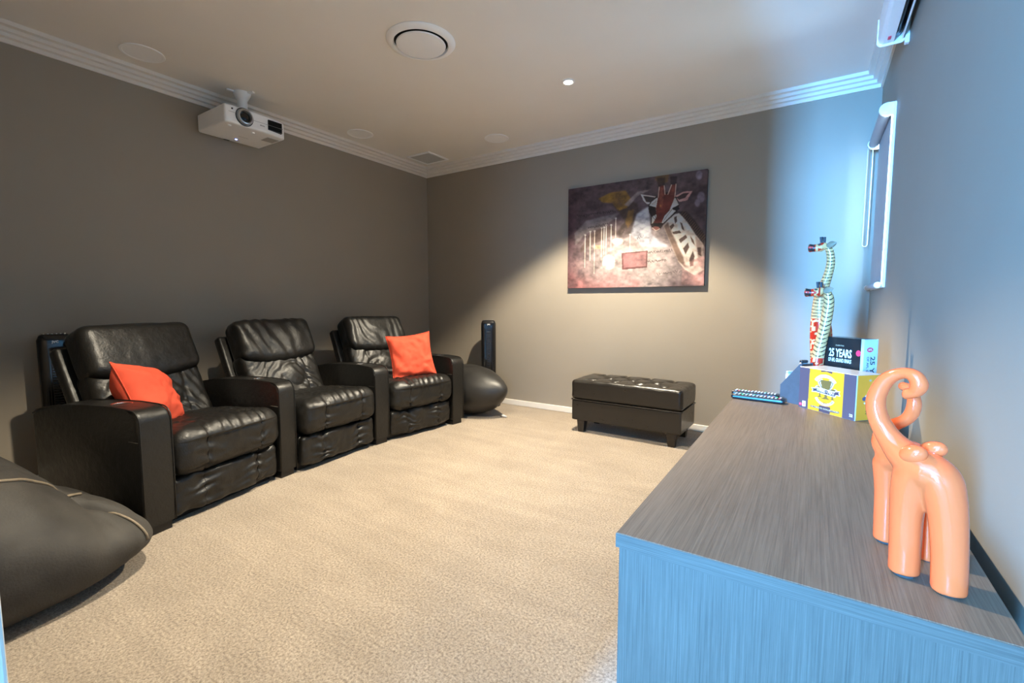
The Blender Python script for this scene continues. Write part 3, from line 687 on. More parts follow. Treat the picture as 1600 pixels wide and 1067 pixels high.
def recliner(label, loc, rz, left_arm, right_arm, seed, ya=-.39, yb=.39):
    t = thing('recliner', label, 'recliner', loc, rz, 'row of home theatre recliners')
    wd = (yb-ya)-.146; yc = (ya+yb)/2
    def seam(P, k=.012): return sum(-k*np.exp(-((P[:, 1]-s)/.007)**2) for s in (-.155, .165))
    def sd(P, Nn):
        x, y = P[:, 0], P[:, 1]
        g = seam(P)*(np.abs(Nn[:, 1]) < .8)
        env = np.exp(-np.minimum(abs(y+.155), abs(y-.165))/.05)
        g = g+.0065*env*np.sin((x+P[:, 2]*1.0)*95+6*noise(P+seed, 9, 2))
        ctr = np.exp(-(y/.15)**2)
        g = g+.0062*ctr*np.sin(y*120+5*noise(P*np.array([.5, 1, .5])+seed*2, 6, 2))*np.clip(P[:, 2]*8, 0, 1)
        g = g+.010*noise(P+seed*3.1, 8, 3)
        g = g+.018*np.clip(1-(y/.30)**2, 0, 1)*(Nn[:, 2] > .3)
        return g
    def seat_warp(P):
        P = P.copy(); P[:, 2] += -.10*np.clip(-P[:, 0], 0, .3)+.012*np.clip(P[:, 0]/.25, 0, 1)
        return P
    sc_ = soft_box('seat_cushion', (.60, wd, .235), .080, 64, 'black_leather', t, sd, seat_warp, (-.268, yc, .338))
    def fd(P, Nn):
        y, z = P[:, 1], P[:, 2]
        env = np.exp(-np.minimum(abs(y+.155), abs(y-.165))/.06)
        g = seam(P, .010)*(Nn[:, 0] > .3)+.0075*env*np.sin(z*130+7*noise(P+seed*1.7, 10, 2))
        g = g+.020*noise(P*np.array([1, 1, .6])+seed*5, 9, 3)*(Nn[:, 0] > -.2)
        return g+.012*np.clip(1-(y/.3)**2, 0, 1)*np.clip(1-(z/.12)**2, 0, 1)*(Nn[:, 0] > .3)
    fp_ = soft_box('footrest_panel', (.07, wd-.004, .195), .03, 56, 'black_leather', t, fd, None, (-.050, yc, .135))
    for s_ in (-.155, .165):
        seam_on(sc_, [(p, (-.8, 0, -1)) for p in sweep([(-.10, yc+s_, .9), (.2, yc+s_, .9), (.42, yc+s_, .9), (.62, yc+s_, .9), (.72, yc+s_, .88)], 40)], .0022, 'dark_cavity', sc_, 'seam', -.0005)
        seam_on(fp_, [(p, (-1, 0, 0)) for p in sweep([(.4, yc+s_, .225), (.4, yc+s_, .045)], 24)], .0022, 'dark_cavity', fp_, 'seam', -.0005)
    obj('base_frame', bx(-.74, -.09, yc-wd/2+.01, yc+wd/2-.01, .0, .26), 'black_plastic', t)
    # backrest, built upright then tilted
    tilt = radians(25); bh = .66
    Mb = Matrix.Translation((-.555, yc, .345)) @ Matrix.Rotation(-tilt, 4, 'Y')
    Mn = np.array(Mb)
    def place(P): return P @ Mn[:3, :3].T + Mn[:3, 3]
    hb = .335                       # height of the lower edge of the head pillow
    def bd(P, Nn):
        y, z = P[:, 1], P[:, 2]+.20
        fr = Nn[:, 0] > -.1
        g = .02*np.clip(1-(y/.27)**2, 0, 1)*fr
        for s in (-.15, .15): g = g-.011*np.exp(-((y-s*(1+.25*(z-.2)))/.007)**2)*fr
        g = g+fr*.0058*np.exp(-np.abs(np.abs(y)-.15)/.07)*np.sin(z*75+np.abs(y)*90+6*noise(P+seed*1.3, 8, 2))
        g = g+fr*.016*np.exp(-((y-.03)/.085)**2-((z-.20)/.075)**2)-fr*.0055*np.exp(-((np.hypot((y-.03)/.10, (z-.20)/.09)-1+.25*noise(P+seed, 9, 2))/.14)**2)
        return g+.010*noise(P+seed*4, 7, 3)*fr
    b = soft_box('backrest', (.17, wd-.03, .44), .06, 60, 'black_leather', t, bd, lambda P: place(P+np.array([0, 0, .20])))
    def hd(P, Nn):
        y, z = P[:, 1], P[:, 2]; fr = Nn[:, 0] > -.1
        g = .022*np.clip(1-(y/.30)**2, 0, 1)*fr*np.clip(1-(z/.17)**2, 0, 1)
        g = g+.010*noise(P*np.array([1, 1, .6])+seed*6, 6, 3)*fr
        return g+fr*.004*np.sin(y*70+z*25+7*noise(P+seed*9, 5, 2))*np.clip(.5+noise(P+seed, 3, 1), 0, 1)
    def hw_(P):
        P = P+np.array([.035, 0, .50]); z = P[:, 2]
        # lower edge sags in the middle
        P[:, 2] = z-np.clip((.62-z)/.25, 0, 1)*(.045*(1-(P[:, 1]/.30)**2))
        return place(P)
    soft_box('head_pillow', (.19, wd-.035, .30), .055, 48, 'black_leather', b, hd, hw_)
    bm = bmesh.new(); box(bm, -.14, -.07, -wd/2-.012, wd/2+.0, -.05, .60, bev=.02, seg=3); 
    for v in bm.verts: v.co = Mb @ v.co
    obj('back_shell', bm, 'black_leather', t, auto=50)
    for side, y, r_, wf in left_arm+right_arm: arm(t, y, r_, wf)
    return t
r1 = recliner('black leather recliner nearest the camera, with an orange cushion against its arm', (-2.652, 1.240, 0), radians(13.5), [('l', -.388, 0, 1.06)], [('r', .385, radians(-4), .86)], 1.0, -.39, .392)
r2 = recliner('black leather recliner without a cushion, middle of the row of three', (-2.738, 2.013, 0), radians(5.0), [], [('r', .390, radians(-6), .97)], 2.3, -.392, .39)
r3 = recliner('black leather recliner at the far end, with an orange cushion on its seat', (-2.712, 2.792, 0), radians(-7.0), [], [('r', .395, 0, .95)], 3.7, -.388, .395)

# ---- cushions
def cushion(label, size, thick, M, seed):
    n = 40; u, v = np.meshgrid(np.linspace(-1, 1, n), np.linspace(-1, 1, n)); verts = []; faces = []
    pin = lambda a, b: 1-.10*(1-b**2)           # sides drawn in between the corners
    X = u*pin(u, v)*size/2; Y = v*pin(v, u)*size/2
    prof = np.clip((1-np.abs(u)**2.6)*(1-np.abs(v)**2.6), 0, 1)**.52
    P3 = np.stack([u, v, u*0+seed], -1); edge = np.maximum(np.abs(u), np.abs(v))
    wr = .016*np.sin((u*3+v*8)+6*noise(P3, 1.6, 2))*np.clip(edge-.25, 0, 1)*(1-edge**8)+.018*noise(P3, 2.6, 3)*(1-edge**6)
    rows = []
    for s in (1, -1):
        Z = s*(prof*thick/2+wr*(prof > 0)); rows.append(np.stack([X, Y, Z], -1).reshape(-1, 3))
    co = np.r_[rows[0], rows[1]]
    i = np.arange(n*n).reshape(n, n); f = np.stack([i[:-1, :-1], i[:-1, 1:], i[1:, 1:], i[1:, :-1]], -1).reshape(-1, 4)
    F = f.tolist()+(f[:, ::-1]+n*n).tolist()
    bm = bmesh.new(); vs = [bm.verts.new(c) for c in co]
    for q in F: bm.faces.new([vs[k] for k in q])
    bmesh.ops.remove_doubles(bm, verts=bm.verts, dist=.0004)
    t = thing('cushion', label, 'cushion', (0, 0, 0), 0, 'orange scatter cushions'); t.matrix_world = M
    obj('cushion_cover', bm, 'orange_fabric', t, True)
    bm = bmesh.new(); e = []
    for k in np.linspace(-1, 1, 22)[:-1]: e.append((k, -1))
    for k in np.linspace(-1, 1, 22)[:-1]: e.append((1, k))
    for k in np.linspace(1, -1, 22)[:-1]: e.append((k, 1))
    for k in np.linspace(1, -1, 22): e.append((-1, k))
    pts = [(a*(1-.10*(1-b*b))*size/2*1.004, b*(1-.10*(1-a*a))*size/2*1.004, 0) for a, b in e]
    tube(bm, pts, .0032, 6); obj('edge_seam', bm, 'orange_fabric', t, True)
    return t
def frame(loc, nx, up, roll=0):
    """z axis of the cushion = nx, y axis near up"""
    z = Vector(nx).normalized(); y = Vector(up); y = (y-z*y.dot(z)).normalized(); x = y.cross(z)
    M = Matrix((x, y, z)).transposed().to_4x4(); return Matrix.Translation(loc) @ M @ Matrix.Rotation(roll, 4, 'Z')
cushion('orange scatter cushion leaning in the nearest recliner behind its armrest', .38, .21, frame((-3.00, .985, .592), (.55, .68, .42), (-.35, -.35, 1), radians(-12)), 1.2)
cushion('orange scatter cushion propped up on the far end recliner seat', .39, .15, frame((-2.905, 2.85, .640), (.80, -.42, .22), (0, 0, 1), radians(5)), 4.4)

# ---- bean bags
def bag_mesh(name, C0, foot, zt, mat, parent, extra=None, nth=120, nv=60, seed=0):
    th = np.linspace(-pi, pi, nth, endpoint=False)
    fa = np.array([atan2(p[1]-C0[1], p[0]-C0[0]) for p in foot]); fr = np.array([math.hypot(p[0]-C0[0], p[1]-C0[1]) for p in foot])
    o = np.argsort(fa); fa, fr = fa[o], fr[o]
    Rr = np.interp(th, np.r_[fa[-1]-2*pi, fa, fa[0]+2*pi], np.r_[fr[-1], fr, fr[0]])
    for _ in range(6): Rr = (np.roll(Rr, 1)+Rr*2+np.roll(Rr, -1))/4
    ph = np.linspace(0, pi, nv+1); co = []
    for p in ph:
        k = abs(sin(p))**(.62 if p > pi/2 else .30); zz = (1-cos(p))/2
        z = zz**1.0*zt; x = C0[0]+Rr*cos_(th)*k; y = C0[1]+Rr*np.sin(th)*k
        co.append(np.stack([x, y, np.full_like(x, z)], -1))
    co = np.array(co)
    if extra is not None: co = extra(co)
    co = co+(noise(co+seed, 4, 3)*.012)[..., None]*np.array([1, 1, .8]); co[..., 2] = np.maximum(co[..., 2], .002)
    i = np.arange((nv+1)*nth).reshape(nv+1, nth); j = np.roll(i, -1, 1)
    f = np.stack([i[:-1], j[:-1], j[1:], i[1:]], -1).reshape(-1, 4)
    bm = bmesh.new(); vs = [bm.verts.new(c) for c in co.reshape(-1, 3)]
    for q in f: bm.faces.new([vs[k] for k in q])
    bmesh.ops.remove_doubles(bm, verts=bm.verts, dist=1e-4)
    ob = obj(name, bm, mat, parent, True)
    return ob, co
cos_ = np.cos
t = thing('bean_bag', 'large worn charcoal bean bag on the carpet in left foreground', 'bean bag', (0, 0, 0))
foot = [(-2.07, .19), (-2.10, .36), (-2.18, .59), (-2.28, .74), (-2.46, .76), (-2.72, .70), (-3.0, .58), (-3.2, .45), (-3.25, .28), (-3.05, .17), (-2.6, .155), (-2.3, .15)]
def lump(co):
    x, y, z = co[..., 0], co[..., 1], co[..., 2]
    # the top falls away toward the tip; a pinched fold separates the tip lobe
    d = np.hypot(x+2.74, y-.36); s = np.clip(z/.5, 0, 1)
    fall = np.interp(d, [0, .15, .3, .42, .5, .6], [1, .96, .84, .74, .66, .56])
    tip = np.exp(-((x+2.30)**2+(y-.74)**2)/.05)
    z = z*np.interp(y, [.15, .30, .38, .48, .55, .60, .66, .78], [1.0, .97, .92, .74, .60, .57, .53, .40])
    z = z+tip*.05*np.clip(1-z/.25, 0, 1)**2
    fold = np.exp(-(((x+2.43)*.75-(y-.58)*.66)/.035)**2)*np.exp(-((x+2.43)**2+(y-.58)**2)/.012)
    z = z-.085*fold*s
    z = z+.007*np.sin((x*.55-y*.85)*105)*np.exp(-((x+2.28)**2+(y-.64)**2)/.010)*s
    z = z+.006*np.sin((x*.9+y*.4)*60+4*noise(co, 5, 2))*np.exp(-((x+2.45)**2+(y-.52)**2)/.03)*s
    return np.stack([x, y, z], -1)
bag1, co1 = bag_mesh('bag_cover', (-2.62, .40), foot, .52, 'beanbag_cloth', t, lump, seed=3)
seam_on(bag1, [(p, (-.7, 0, -1)) for p in sweep([(-1.95, .22, 1.0), (-1.97, .36, 1.0), (-2.02, .50, 1.0), (-2.06, .58, 1.0)])], .006, 'piping_tan', t)
seam_on(bag1, [(p, (-.5, 0, -1)) for p in sweep([(-2.10, .60, .8), (-2.03, .66, .75), (-1.97, .70, .70), (-1.95, .74, .6)])], .005, 'piping_tan', t)
# second bean bag, football shaped, nose to the right
t = thing('bean_bag', 'black football shaped bean bag beside the far recliner in the corner', 'bean bag', (0, 0, 0))
nu, nv = 60, 48; s = np.linspace(-1, 1, nu); a = np.linspace(0, 2*pi, nv, endpoint=False)
S, A = np.meshgrid(s, a, indexing='ij'); rr = .262*np.clip(1-np.abs(S)**2.0, 0, 1)**.72
ax = np.array([.985, -.10, .10]); ax /= np.linalg.norm(ax); yv = np.cross([0, 0, 1], ax); yv /= np.linalg.norm(yv); zv = np.cross(ax, yv)
co = np.array([-2.895, 3.585, .225])+S[..., None]*.525*ax+(rr*np.cos(A))[..., None]*yv+(rr*np.sin(A))[..., None]*zv
lowr = np.clip(1-co[..., 2]/.10, 0, 2); co[..., 2] = np.where(co[..., 2] < .10, .10*np.exp(-(.10-co[..., 2])/.10*1.2), co[..., 2])
co[..., 2] = np.where(co[..., 2] < .0401, .003+np.clip(co[..., 2]-.02, 0, 1)*1.6, co[..., 2])
co = co+(noise(co, 5, 3)*.008)[..., None]
i = np.arange(nu*nv).reshape(nu, nv); j = np.roll(i, -1, 1); f = np.stack([i[:-1], j[:-1], j[1:], i[1:]], -1).reshape(-1, 4)
bm = bmesh.new(); vs = [bm.verts.new(c) for c in co.reshape(-1, 3)]
for q in f: bm.faces.new([vs[k] for k in q])
bmesh.ops.remove_doubles(bm, verts=bm.verts, dist=1e-4)
bag2 = obj('bag_cover', bm, 'beanbag_leather', t, True)
k = 34
cen = co[22].mean(0)
ring = [c+(c-cen)/np.linalg.norm(c-cen)*.004 for c in co[22]]; bm = bmesh.new(); tube(bm, ring+[ring[0]], .005, 8, cap=False); obj('piping', bm, 'beanbag_leather', t, True)
bm = bmesh.new(); tube(bm, [(-2.50, 3.62, .012), (-2.46, 3.60, .018), (-2.42, 3.61, .010)], [.010, .014, .006], 8); obj('strap_tab', bm, 'grey_plastic', t, True)

# ---- tower speakers
def tower(label, loc, rz):
    t = thing('tower_speaker', label, 'speaker', loc, rz, 'slim black tower speakers')
    bm = bmesh.new(); lathe(bm, [(0, 0), (.125, 0), (.130, .004), (.128, .014), (.05, .022), (0, .022)], 48); obj('base_plate', bm, 'gloss_black', t, auto=40)
    soft_box('cabinet_shell', (.15, .155, .895), .035, 14, 'gloss_black', t, loc=(0, 0, .022+.4475))
    obj('grille_strip', bx(.066, .0775, -.022, .022, .10, .80, bev=.003), 'dark_wood', t)
    g = obj('grille_frame', bx(.064, .0762, -.034, .034, .08, .82, bev=.004), 'gloss_black', t)
    for i in range(46): obj('grille_bar', bx(.0765, .0790, -.019, .019, .11+i*.015, .117+i*.015), 'gloss_black', g)
    for i in range(6):
        y = -.045+i*.018
        bm = bmesh.new(); lathe(bm, [(.0062, 0), (.0062, .003), (0, .004)], 12, Matrix.Translation((.040, y, .9165))); obj('top_button', bm, 'chrome', t, True)
    lettering('nameplate', 'JVC', 'white_print', t, (.0755, -.014, .862), (0, 1, 0), (0, 0, 1), width=.030, bold=.02)
    return t
tower('slim black tower speaker behind the recliner nearest the camera', (-3.775, .800, 0), radians(-12))
tower('slim black tower speaker in the corner behind the football bean bag', (-2.895, 3.965, 0), radians(-52))

# ---- storage ottoman
t = thing('ottoman', 'dark brown leather storage ottoman with button tufted lid by back wall', 'ottoman', (-1.245, 3.74, 0), radians(-1.0))
OW, OD = .92, .44
obj('storage_box', bx(-OW/2+.006, OW/2-.006, -OD/2+.006, OD/2-.006, .105, .280, bev=.012, seg=3), 'ottoman_leather', t, smooth=False)
def ld(P, Nn):
    x, y = P[:, 0], P[:, 1]; up = np.clip((Nn[:, 2]-.2)*2, 0, 1); g = .012*up*np.clip(1-(x/.46)**4, 0, 1)*np.clip(1-(y/.22)**4, 0, 1)
    for bxx, byy in BUT: g = g-.034*np.exp(-((x-bxx)**2+(y-byy)**2)/.0011)*up
    for (p0, p1) in CRE:
        d = np.array(p1)-np.array(p0); L = d.dot(d); tt = np.clip(((x-p0[0])*d[0]+(y-p0[1])*d[1])/L, 0, 1)
        dist = np.hypot(x-p0[0]-tt*d[0], y-p0[1]-tt*d[1]); g = g-.014*np.exp(-(dist/.011)**2)*up
    return g+.004*noise(P+5, 10, 2)*up+.0012*noise(P, 20, 2)
BUT = [(-.30, .09), (-.10, .09), (.10, .09), (.30, .09), (-.20, -.03), (0, -.03), (.20, -.03), (-.30, -.13), (-.10, -.13), (.10, -.13), (.30, -.13)]
CRE = [((-.30, .09), (-.20, -.03)), ((-.10, .09), (-.20, -.03)), ((-.10, .09), (0, -.03)), ((.10, .09), (0, -.03)), ((.10, .09), (.20, -.03)), ((.30, .09), (.20, -.03)),
       ((-.30, -.13), (-.20, -.03)), ((-.10, -.13), (-.20, -.03)), ((-.10, -.13), (0, -.03)), ((.10, -.13), (0, -.03)), ((.10, -.13), (.20, -.03)), ((.30, -.13), (.20, -.03)),
       ((-.30, .09), (-.30, .21)), ((-.10, .09), (-.10, .21)), ((.10, .09), (.10, .21)), ((.30, .09), (.30, .21))]
lid = soft_box('lid', (OW, OD, .165), .030, 60, 'ottoman_leather', t, ld, None, (0, 0, .366))
for b_ in BUT:
    bm = bmesh.new(); lathe(bm, [(.010, 0), (.009, .004), (0, .006)], 12, Matrix.Translation((b_[0], b_[1], .430))); obj('tuft_button', bm, 'ottoman_leather', lid, True)
pts = []
for cx_, cy_, a_ in ((1, -1, -pi/2), (1, 1, 0), (-1, 1, pi/2), (-1, -1, pi)):
    pts += [(cx_*(OW/2-.014)+.013*cos(a_+k*pi/8), cy_*(OD/2-.014)+.013*sin(a_+k*pi/8)) for k in range(5)]
pts.append(pts[0])
bm = bmesh.new(); tube(bm, [(x, y, .2825) for x, y in pts], .0042, 8, cap=False); obj('piping', bm, 'ottoman_leather', t)
for sx in (-1, 1):
    for sy in (-1, 1):
        cx, cy = sx*(OW/2-.085), sy*(OD/2-.055); bm = bmesh.new()
        vs = box(bm, -.034, .034, -.034, .034, 0, .107)
        for v in vs:
            if v.co.z < .01: v.co.x = v.co.x*.72-sx*(-.004); v.co.y *= .72
        for v in vs: v.co += Vector((cx, cy, 0))
        obj('leg', bm, 'dark_wood', t)

# =================================================================== SIDEBOARD AND WHAT STANDS ON IT
CT = .66; CX0, CX1, CY0, CY1 = -.300, .253, .824, 2.56
t = thing('sideboard', 'long dark grey brown wood grain cabinet along the right wall', 'cabinet', (0, 0, 0))
obj('worktop', bx(CX0, CX1, CY0, CY1, CT-.028, CT, bev=.0012, seg=1), 'veneer_along', t)
obj('edge_band', bx(CX0, CX1, CY0-.0012, CY0, CT-.028, CT-.0008), 'veneer_across_dimmed', t)
obj('end_panel', bx(CX0+.006, CX1-.002, CY0+.003, CY0+.022, .0, CT-.028), 'veneer_upright_dimmed', t)
obj('end_panel', bx(CX0+.006, CX1-.002, CY1-.022, CY1-.003, .0, CT-.028), 'veneer_upright_dimmed', t)
obj('carcass', bx(CX0+.026, CX1-.004, CY0+.022, CY1-.022, .07, CT-.028), 'veneer_upright_dimmed', t)
obj('plinth', bx(CX0+.06, CX1-.03, CY0+.022, CY1-.022, 0, .07), 'black_plastic', t)
nd = 4; dw = (CY1-CY0-.048)/nd
for i in range(nd):
    y0 = CY0+.024+i*dw
    d = obj('door', bx(CX0+.004, CX0+.025, y0+.0015, y0+dw-.0015, .075, CT-.031, bev=.001, seg=1), 'veneer_upright_dimmed', t)
    yh = y0+(dw-.05 if i % 2 == 0 else .05)
    bm = bmesh.new(); tube(bm, [(CX0+.004, yh, .40), (CX0-.022, yh, .40), (CX0-.022, yh, .54), (CX0+.004, yh, .54)], .005, 8); obj('handle', bm, 'chrome', d, True)

# ---- elephants
def elephant(name, label, P0, d, spec, M_far):
    d = Vector(d).normalized(); n = Vector((-d.y, d.x, 0))     # n points away from the camera
    t = thing('elephant_figurine', label, 'figurine', P0, 0, 'pair of orange ceramic elephants')
    def W(u, w, v=0): return d*u+n*v+Vector((0, 0, w))
    bm = bmesh.new()
    for pts in spec['tubes']:
        # densify
        P = np.array([p[:4] for p in pts]); m = len(P); s = np.linspace(0, m-1, (m-1)*6+1)
        # catmull-rom smooth
        Q = []
        for x in s:
            i = min(int(x), m-2); f = x-i; p0, p1, p2, p3 = P[max(i-1, 0)], P[i], P[i+1], P[min(i+2, m-1)]
            Q.append(.5*((2*p1)+(-p0+p2)*f+(2*p0-5*p1+4*p2-p3)*f*f+(-p0+3*p1-3*p2+p3)*f**3))
        tube(bm, [W(q[0], q[1], q[2]) for q in Q], [q[3] for q in Q], 20)
        for q in (Q[0], Q[-1]):
            if q[1] > .03:
                r = bmesh.ops.create_uvsphere(bm, u_segments=16, v_segments=10, radius=q[3])
                for v in r['verts']: v.co += W(q[0], q[1], q[2])
    for (u, w, v, ru, rw, rv) in spec['balls']:
        r = bmesh.ops.create_uvsphere(bm, u_segments=24, v_segments=16, radius=1)
        for q in r['verts']: q.co = W(u+q.co.x*ru, w+q.co.z*rw, v+q.co.y*rv)
    b = blended('body', bm, 'ceramic_orange', t, .0020, 22, .5)
    for (u, w, v, ru, rw, rv) in spec['ears']:
        bm = bmesh.new(); r = bmesh.ops.create_uvsphere(bm, u_segments=24, v_segments=16, radius=1)
        for q in r['verts']: q.co = W(u+q.co.x*ru+q.co.z*.004, w+q.co.z*rw, v+q.co.y*rv)
        obj('ear', bm, 'ceramic_orange', t, True)
    for (u, v) in spec['feet']:
        bm = bmesh.new(); tube(bm, [W(u, .0, v), W(u, .003, v)], .014, 16); obj('felt_pad', bm, 'felt_foot', t)
    return t
lr = .0215
elephA = {'tubes': [
    [(.003, .004, 0, .0210), (.002, .05, 0, .0212), (.001, .10, 0, .0222), (.003, .140, 0, .025), (.010, .172, 0, .029), (.024, .179, 0, .030)],
    [(.059, .002, 0, .0220), (.0565, .06, 0, .0224), (.052, .11, 0, .0238), (.046, .145, 0, .0262), (.038, .170, 0, .0285), (.024, .179, 0, .030)],
    [(.022, .178, 0, .031), (.006, .187, 0, .0285), (-.009, .198, 0, .0245), (-.0215, .210, 0, .0200), (-.034, .226, 0, .0168), (-.0465, .250, 0, .0150), (-.0510, .280, 0, .0140), (-.0385, .313, 0, .0120), (-.0170, .3275, 0, .0094), (-.0005, .3240, 0, .0107), (.0052, .3105, 0, .0124), (.0005, .2990, 0, .0097), (-.0085, .2950, 0, .0084)]],
    'balls': [(-.0105, .2945, 0, .0062, .0098, .0085)], 'ears': [(.0105, .2045, -.0185, .0175, .0155, .0125), (.0225, .2100, .017, .0175, .0140, .011)],
    'feet': [(.003, 0), (.059, 0)]}
elephant('a', 'glossy orange ceramic elephant nearest the camera on the cabinet, trunk curled over', (.138, .951, CT), (.051, -.027, 0), elephA, None)
elephB = {'tubes': [
    [(.0, .003, 0, .0195), (-.001, .05, 0, .0195), (-.002, .10, 0, .0205), (-.004, .145, 0, .024)],
    [(.064, .000, 0, .0175), (.062, .05, 0, .0185), (.058, .10, 0, .020), (.050, .145, 0, .026)],
    [(.004, .158, 0, .028), (.022, .166, 0, .032), (.044, .160, 0, .032)],
    [(.012, .170, 0, .028), (-.006, .178, 0, .0245), (-.012, .192, 0, .020), (-.010, .208, 0, .0155), (.002, .2205, 0, .0115), (.0150, .2300, 0, .0105), (.0250, .2430, 0, .0110), (.0290, .2600, 0, .0112), (.0275, .2760, 0, .0098), (.0210, .2880, 0, .0090), (.0110, .2920, 0, .0085)]],
    'balls': [], 'ears': [(.016, .192, -.024, .014, .014, .009)], 'feet': [(0, 0), (.064, 0)]}
elephant('b', 'glossy orange ceramic elephant standing behind the nearer elephant', (.129, 1.066, CT), (.054, -.036, 0), elephB, None)

# ---- cartons
def carton_frame(P, th):
    return Vector((cos(th), sin(th), 0)), Vector((-sin(th), cos(th), 0))
# yellow and plum carton
th = atan2(-.173, .183); YW, YD, YH = .252, .125, .172
U, Nn = carton_frame(None, th); O = Vector((-.040, 2.285, CT))
t = thing('yellow_carton', 'yellow and dark purple cardboard box set with trophy print on cabinet', 'box', O, 0)
def on_front(u, v, off=.0006): return U*u+Vector((0, 0, v))-Nn*off
bm = bmesh.new(); vs = box(bm, 0, YW, 0, YD, 0, YH, bev=.001, seg=1)
for v in vs: v.co = U*v.co.x+Nn*v.co.y+Vector((0, 0, v.co.z))
obj('carton', bm, 'grey_card', t)
Hm = homography([(85, 85), (970, 230), (915, 960), (55, 735)], [(0, 1), (1, 1), (1, 0), (0, 0)])
R = Raster(230, 160, Hm); R.c[:] = srgb((82, 70, 78))
Yl, Wh, Br, Dk = (222, 150, 36), (226, 228, 226), (112, 92, 50), (74, 62, 70)
R.poly([(240, 100), (775, 190), (728, 915), (200, 770)], Yl, 1, 0)
R.poly([(412, 140), (590, 165), (583, 205), (500, 170), (412, 170)], Dk, 1, 0)
arc = [(480+190*cos(a), 415-195*sin(a)+(.16*190*cos(a))) for a in np.linspace(radians(28), radians(152), 20)]; arc2 = [(480+150*cos(a), 415-150*sin(a)+(.16*150*cos(a))) for a in np.linspace(radians(152), radians(28), 20)]
R.poly(arc+arc2, Wh, 1, 1)
def trophy(cx, cy, s, w):
    R.line([(cx-62*s, cy-100*s), (cx-100*s, cy-70*s), (cx-70*s, cy+0*s), (cx-40*s, cy+20*s)], .020*s+.006, Wh, 1, asp=1.46); R.line([(cx+62*s, cy-80*s), (cx+105*s, cy-50*s), (cx+70*s, cy+20*s), (cx+40*s, cy+30*s)], .020*s+.006, Wh, 1, asp=1.46)
    R.line([(cx-62*s, cy-100*s), (cx-100*s, cy-70*s), (cx-70*s, cy+0*s), (cx-40*s, cy+20*s)], .010*s, Dk, 1, asp=1.46); R.line([(cx+62*s, cy-80*s), (cx+105*s, cy-50*s), (cx+70*s, cy+20*s), (cx+40*s, cy+30*s)], .010*s, Dk, 1, asp=1.46)
    R.poly([(cx-80*s, cy-112*s), (cx+90*s, cy-84*s), (cx+58*s, cy+40*s), (cx+18*s, cy+80*s), (cx+16*s, cy+170*s), (cx+60*s, cy+205*s), (cx-76*s, cy+185*s), (cx-22*s, cy+160*s), (cx-20*s, cy+75*s), (cx-58*s, cy+30*s)], Br, 1, 0)
trophy(390, 465, .60, 0); trophy(585, 515, .58, 0); trophy(485, 415, 1.05, 0)
R.poly([(255, 425), (335, 430), (345, 420), (620, 500), (630, 490), (705, 490), (690, 525), (708, 572), (640, 560), (625, 590), (335, 500), (325, 495), (262, 495), (280, 460)], Wh, 1, 0)
R.poly([(264, 436), (335, 440), (345, 430), (618, 508), (628, 500), (692, 500), (680, 525), (694, 560), (634, 550), (620, 578), (338, 490), (328, 485), (272, 486), (288, 460)], Dk, 1, 0)
arc = [(470+165*cos(a), 560-165*sin(a)+.16*165*cos(a)) for a in np.linspace(radians(200), radians(330), 20)]; arc2 = [(470+130*cos(a), 560-130*sin(a)+.16*130*cos(a)) for a in np.linspace(radians(330), radians(200), 20)]
R.poly(arc+arc2, Wh, 1, 0)
R.poly([(245, 712), (375, 738), (382, 712), (550, 750), (548, 790), (688, 820), (684, 850), (545, 826), (540, 860), (370, 812), (375, 768), (243, 735)], Dk, 1, 0)
R.poly([(120, 640), (170, 650), (165, 738), (115, 728)], (216, 206, 220), 1, 0)
O2 = on_front(.001, .001); R.mesh('front_print', O2, U*(YW-.002), Vector((0, 0, YH-.002)), 'carton_print', t)
def fr(px, py): return happly(Hm, [(px, py)])[0]
def put(s, mat, p0, p1, hgt, name='lettering', bold=.02):
    a, b = fr(*p0), fr(*p1); A = on_front(a[0]*YW, a[1]*YH, .0010); B = on_front(b[0]*YW, b[1]*YH, .0010); dd = (B-A)
    lettering(name, s, mat, t, A, dd.normalized(), Vector((0, 0, 1)), width=dd.length, height=hgt, bold=bold)
put('THREE - PEAT', 'white_print', (338, 474), (618, 560), .0155, bold=.03)
put('ULTIMATE COLLECTION', 'gold_print', (255, 732), (676, 842), .0058)
put('22', 'white_print', (836, 885), (888, 900), .010)
put('2013', 'dark_print', (352, 640), (388, 664), .006); put('2014', 'dark_print', (436, 688), (496, 702), .006); put('2015', 'dark_print', (556, 692), (600, 672), .006)
# red badge lower left
a = fr(92, 690); bm = bmesh.new(); lathe(bm, [(0, .0004), (.0062, .0004), (.0062, 0)], 20); 
for v in bm.verts: v.co = on_front(a[0]*YW, a[1]*YH, .0006+v.co.z)+U*v.co.x*1.15+Vector((0, 0, v.co.y))
obj('badge', bm, 'red_print', t)
put('AFL', 'white_print', (76, 688), (108, 700), .004); put('M', 'red_print', (132, 704), (154, 710), .007)
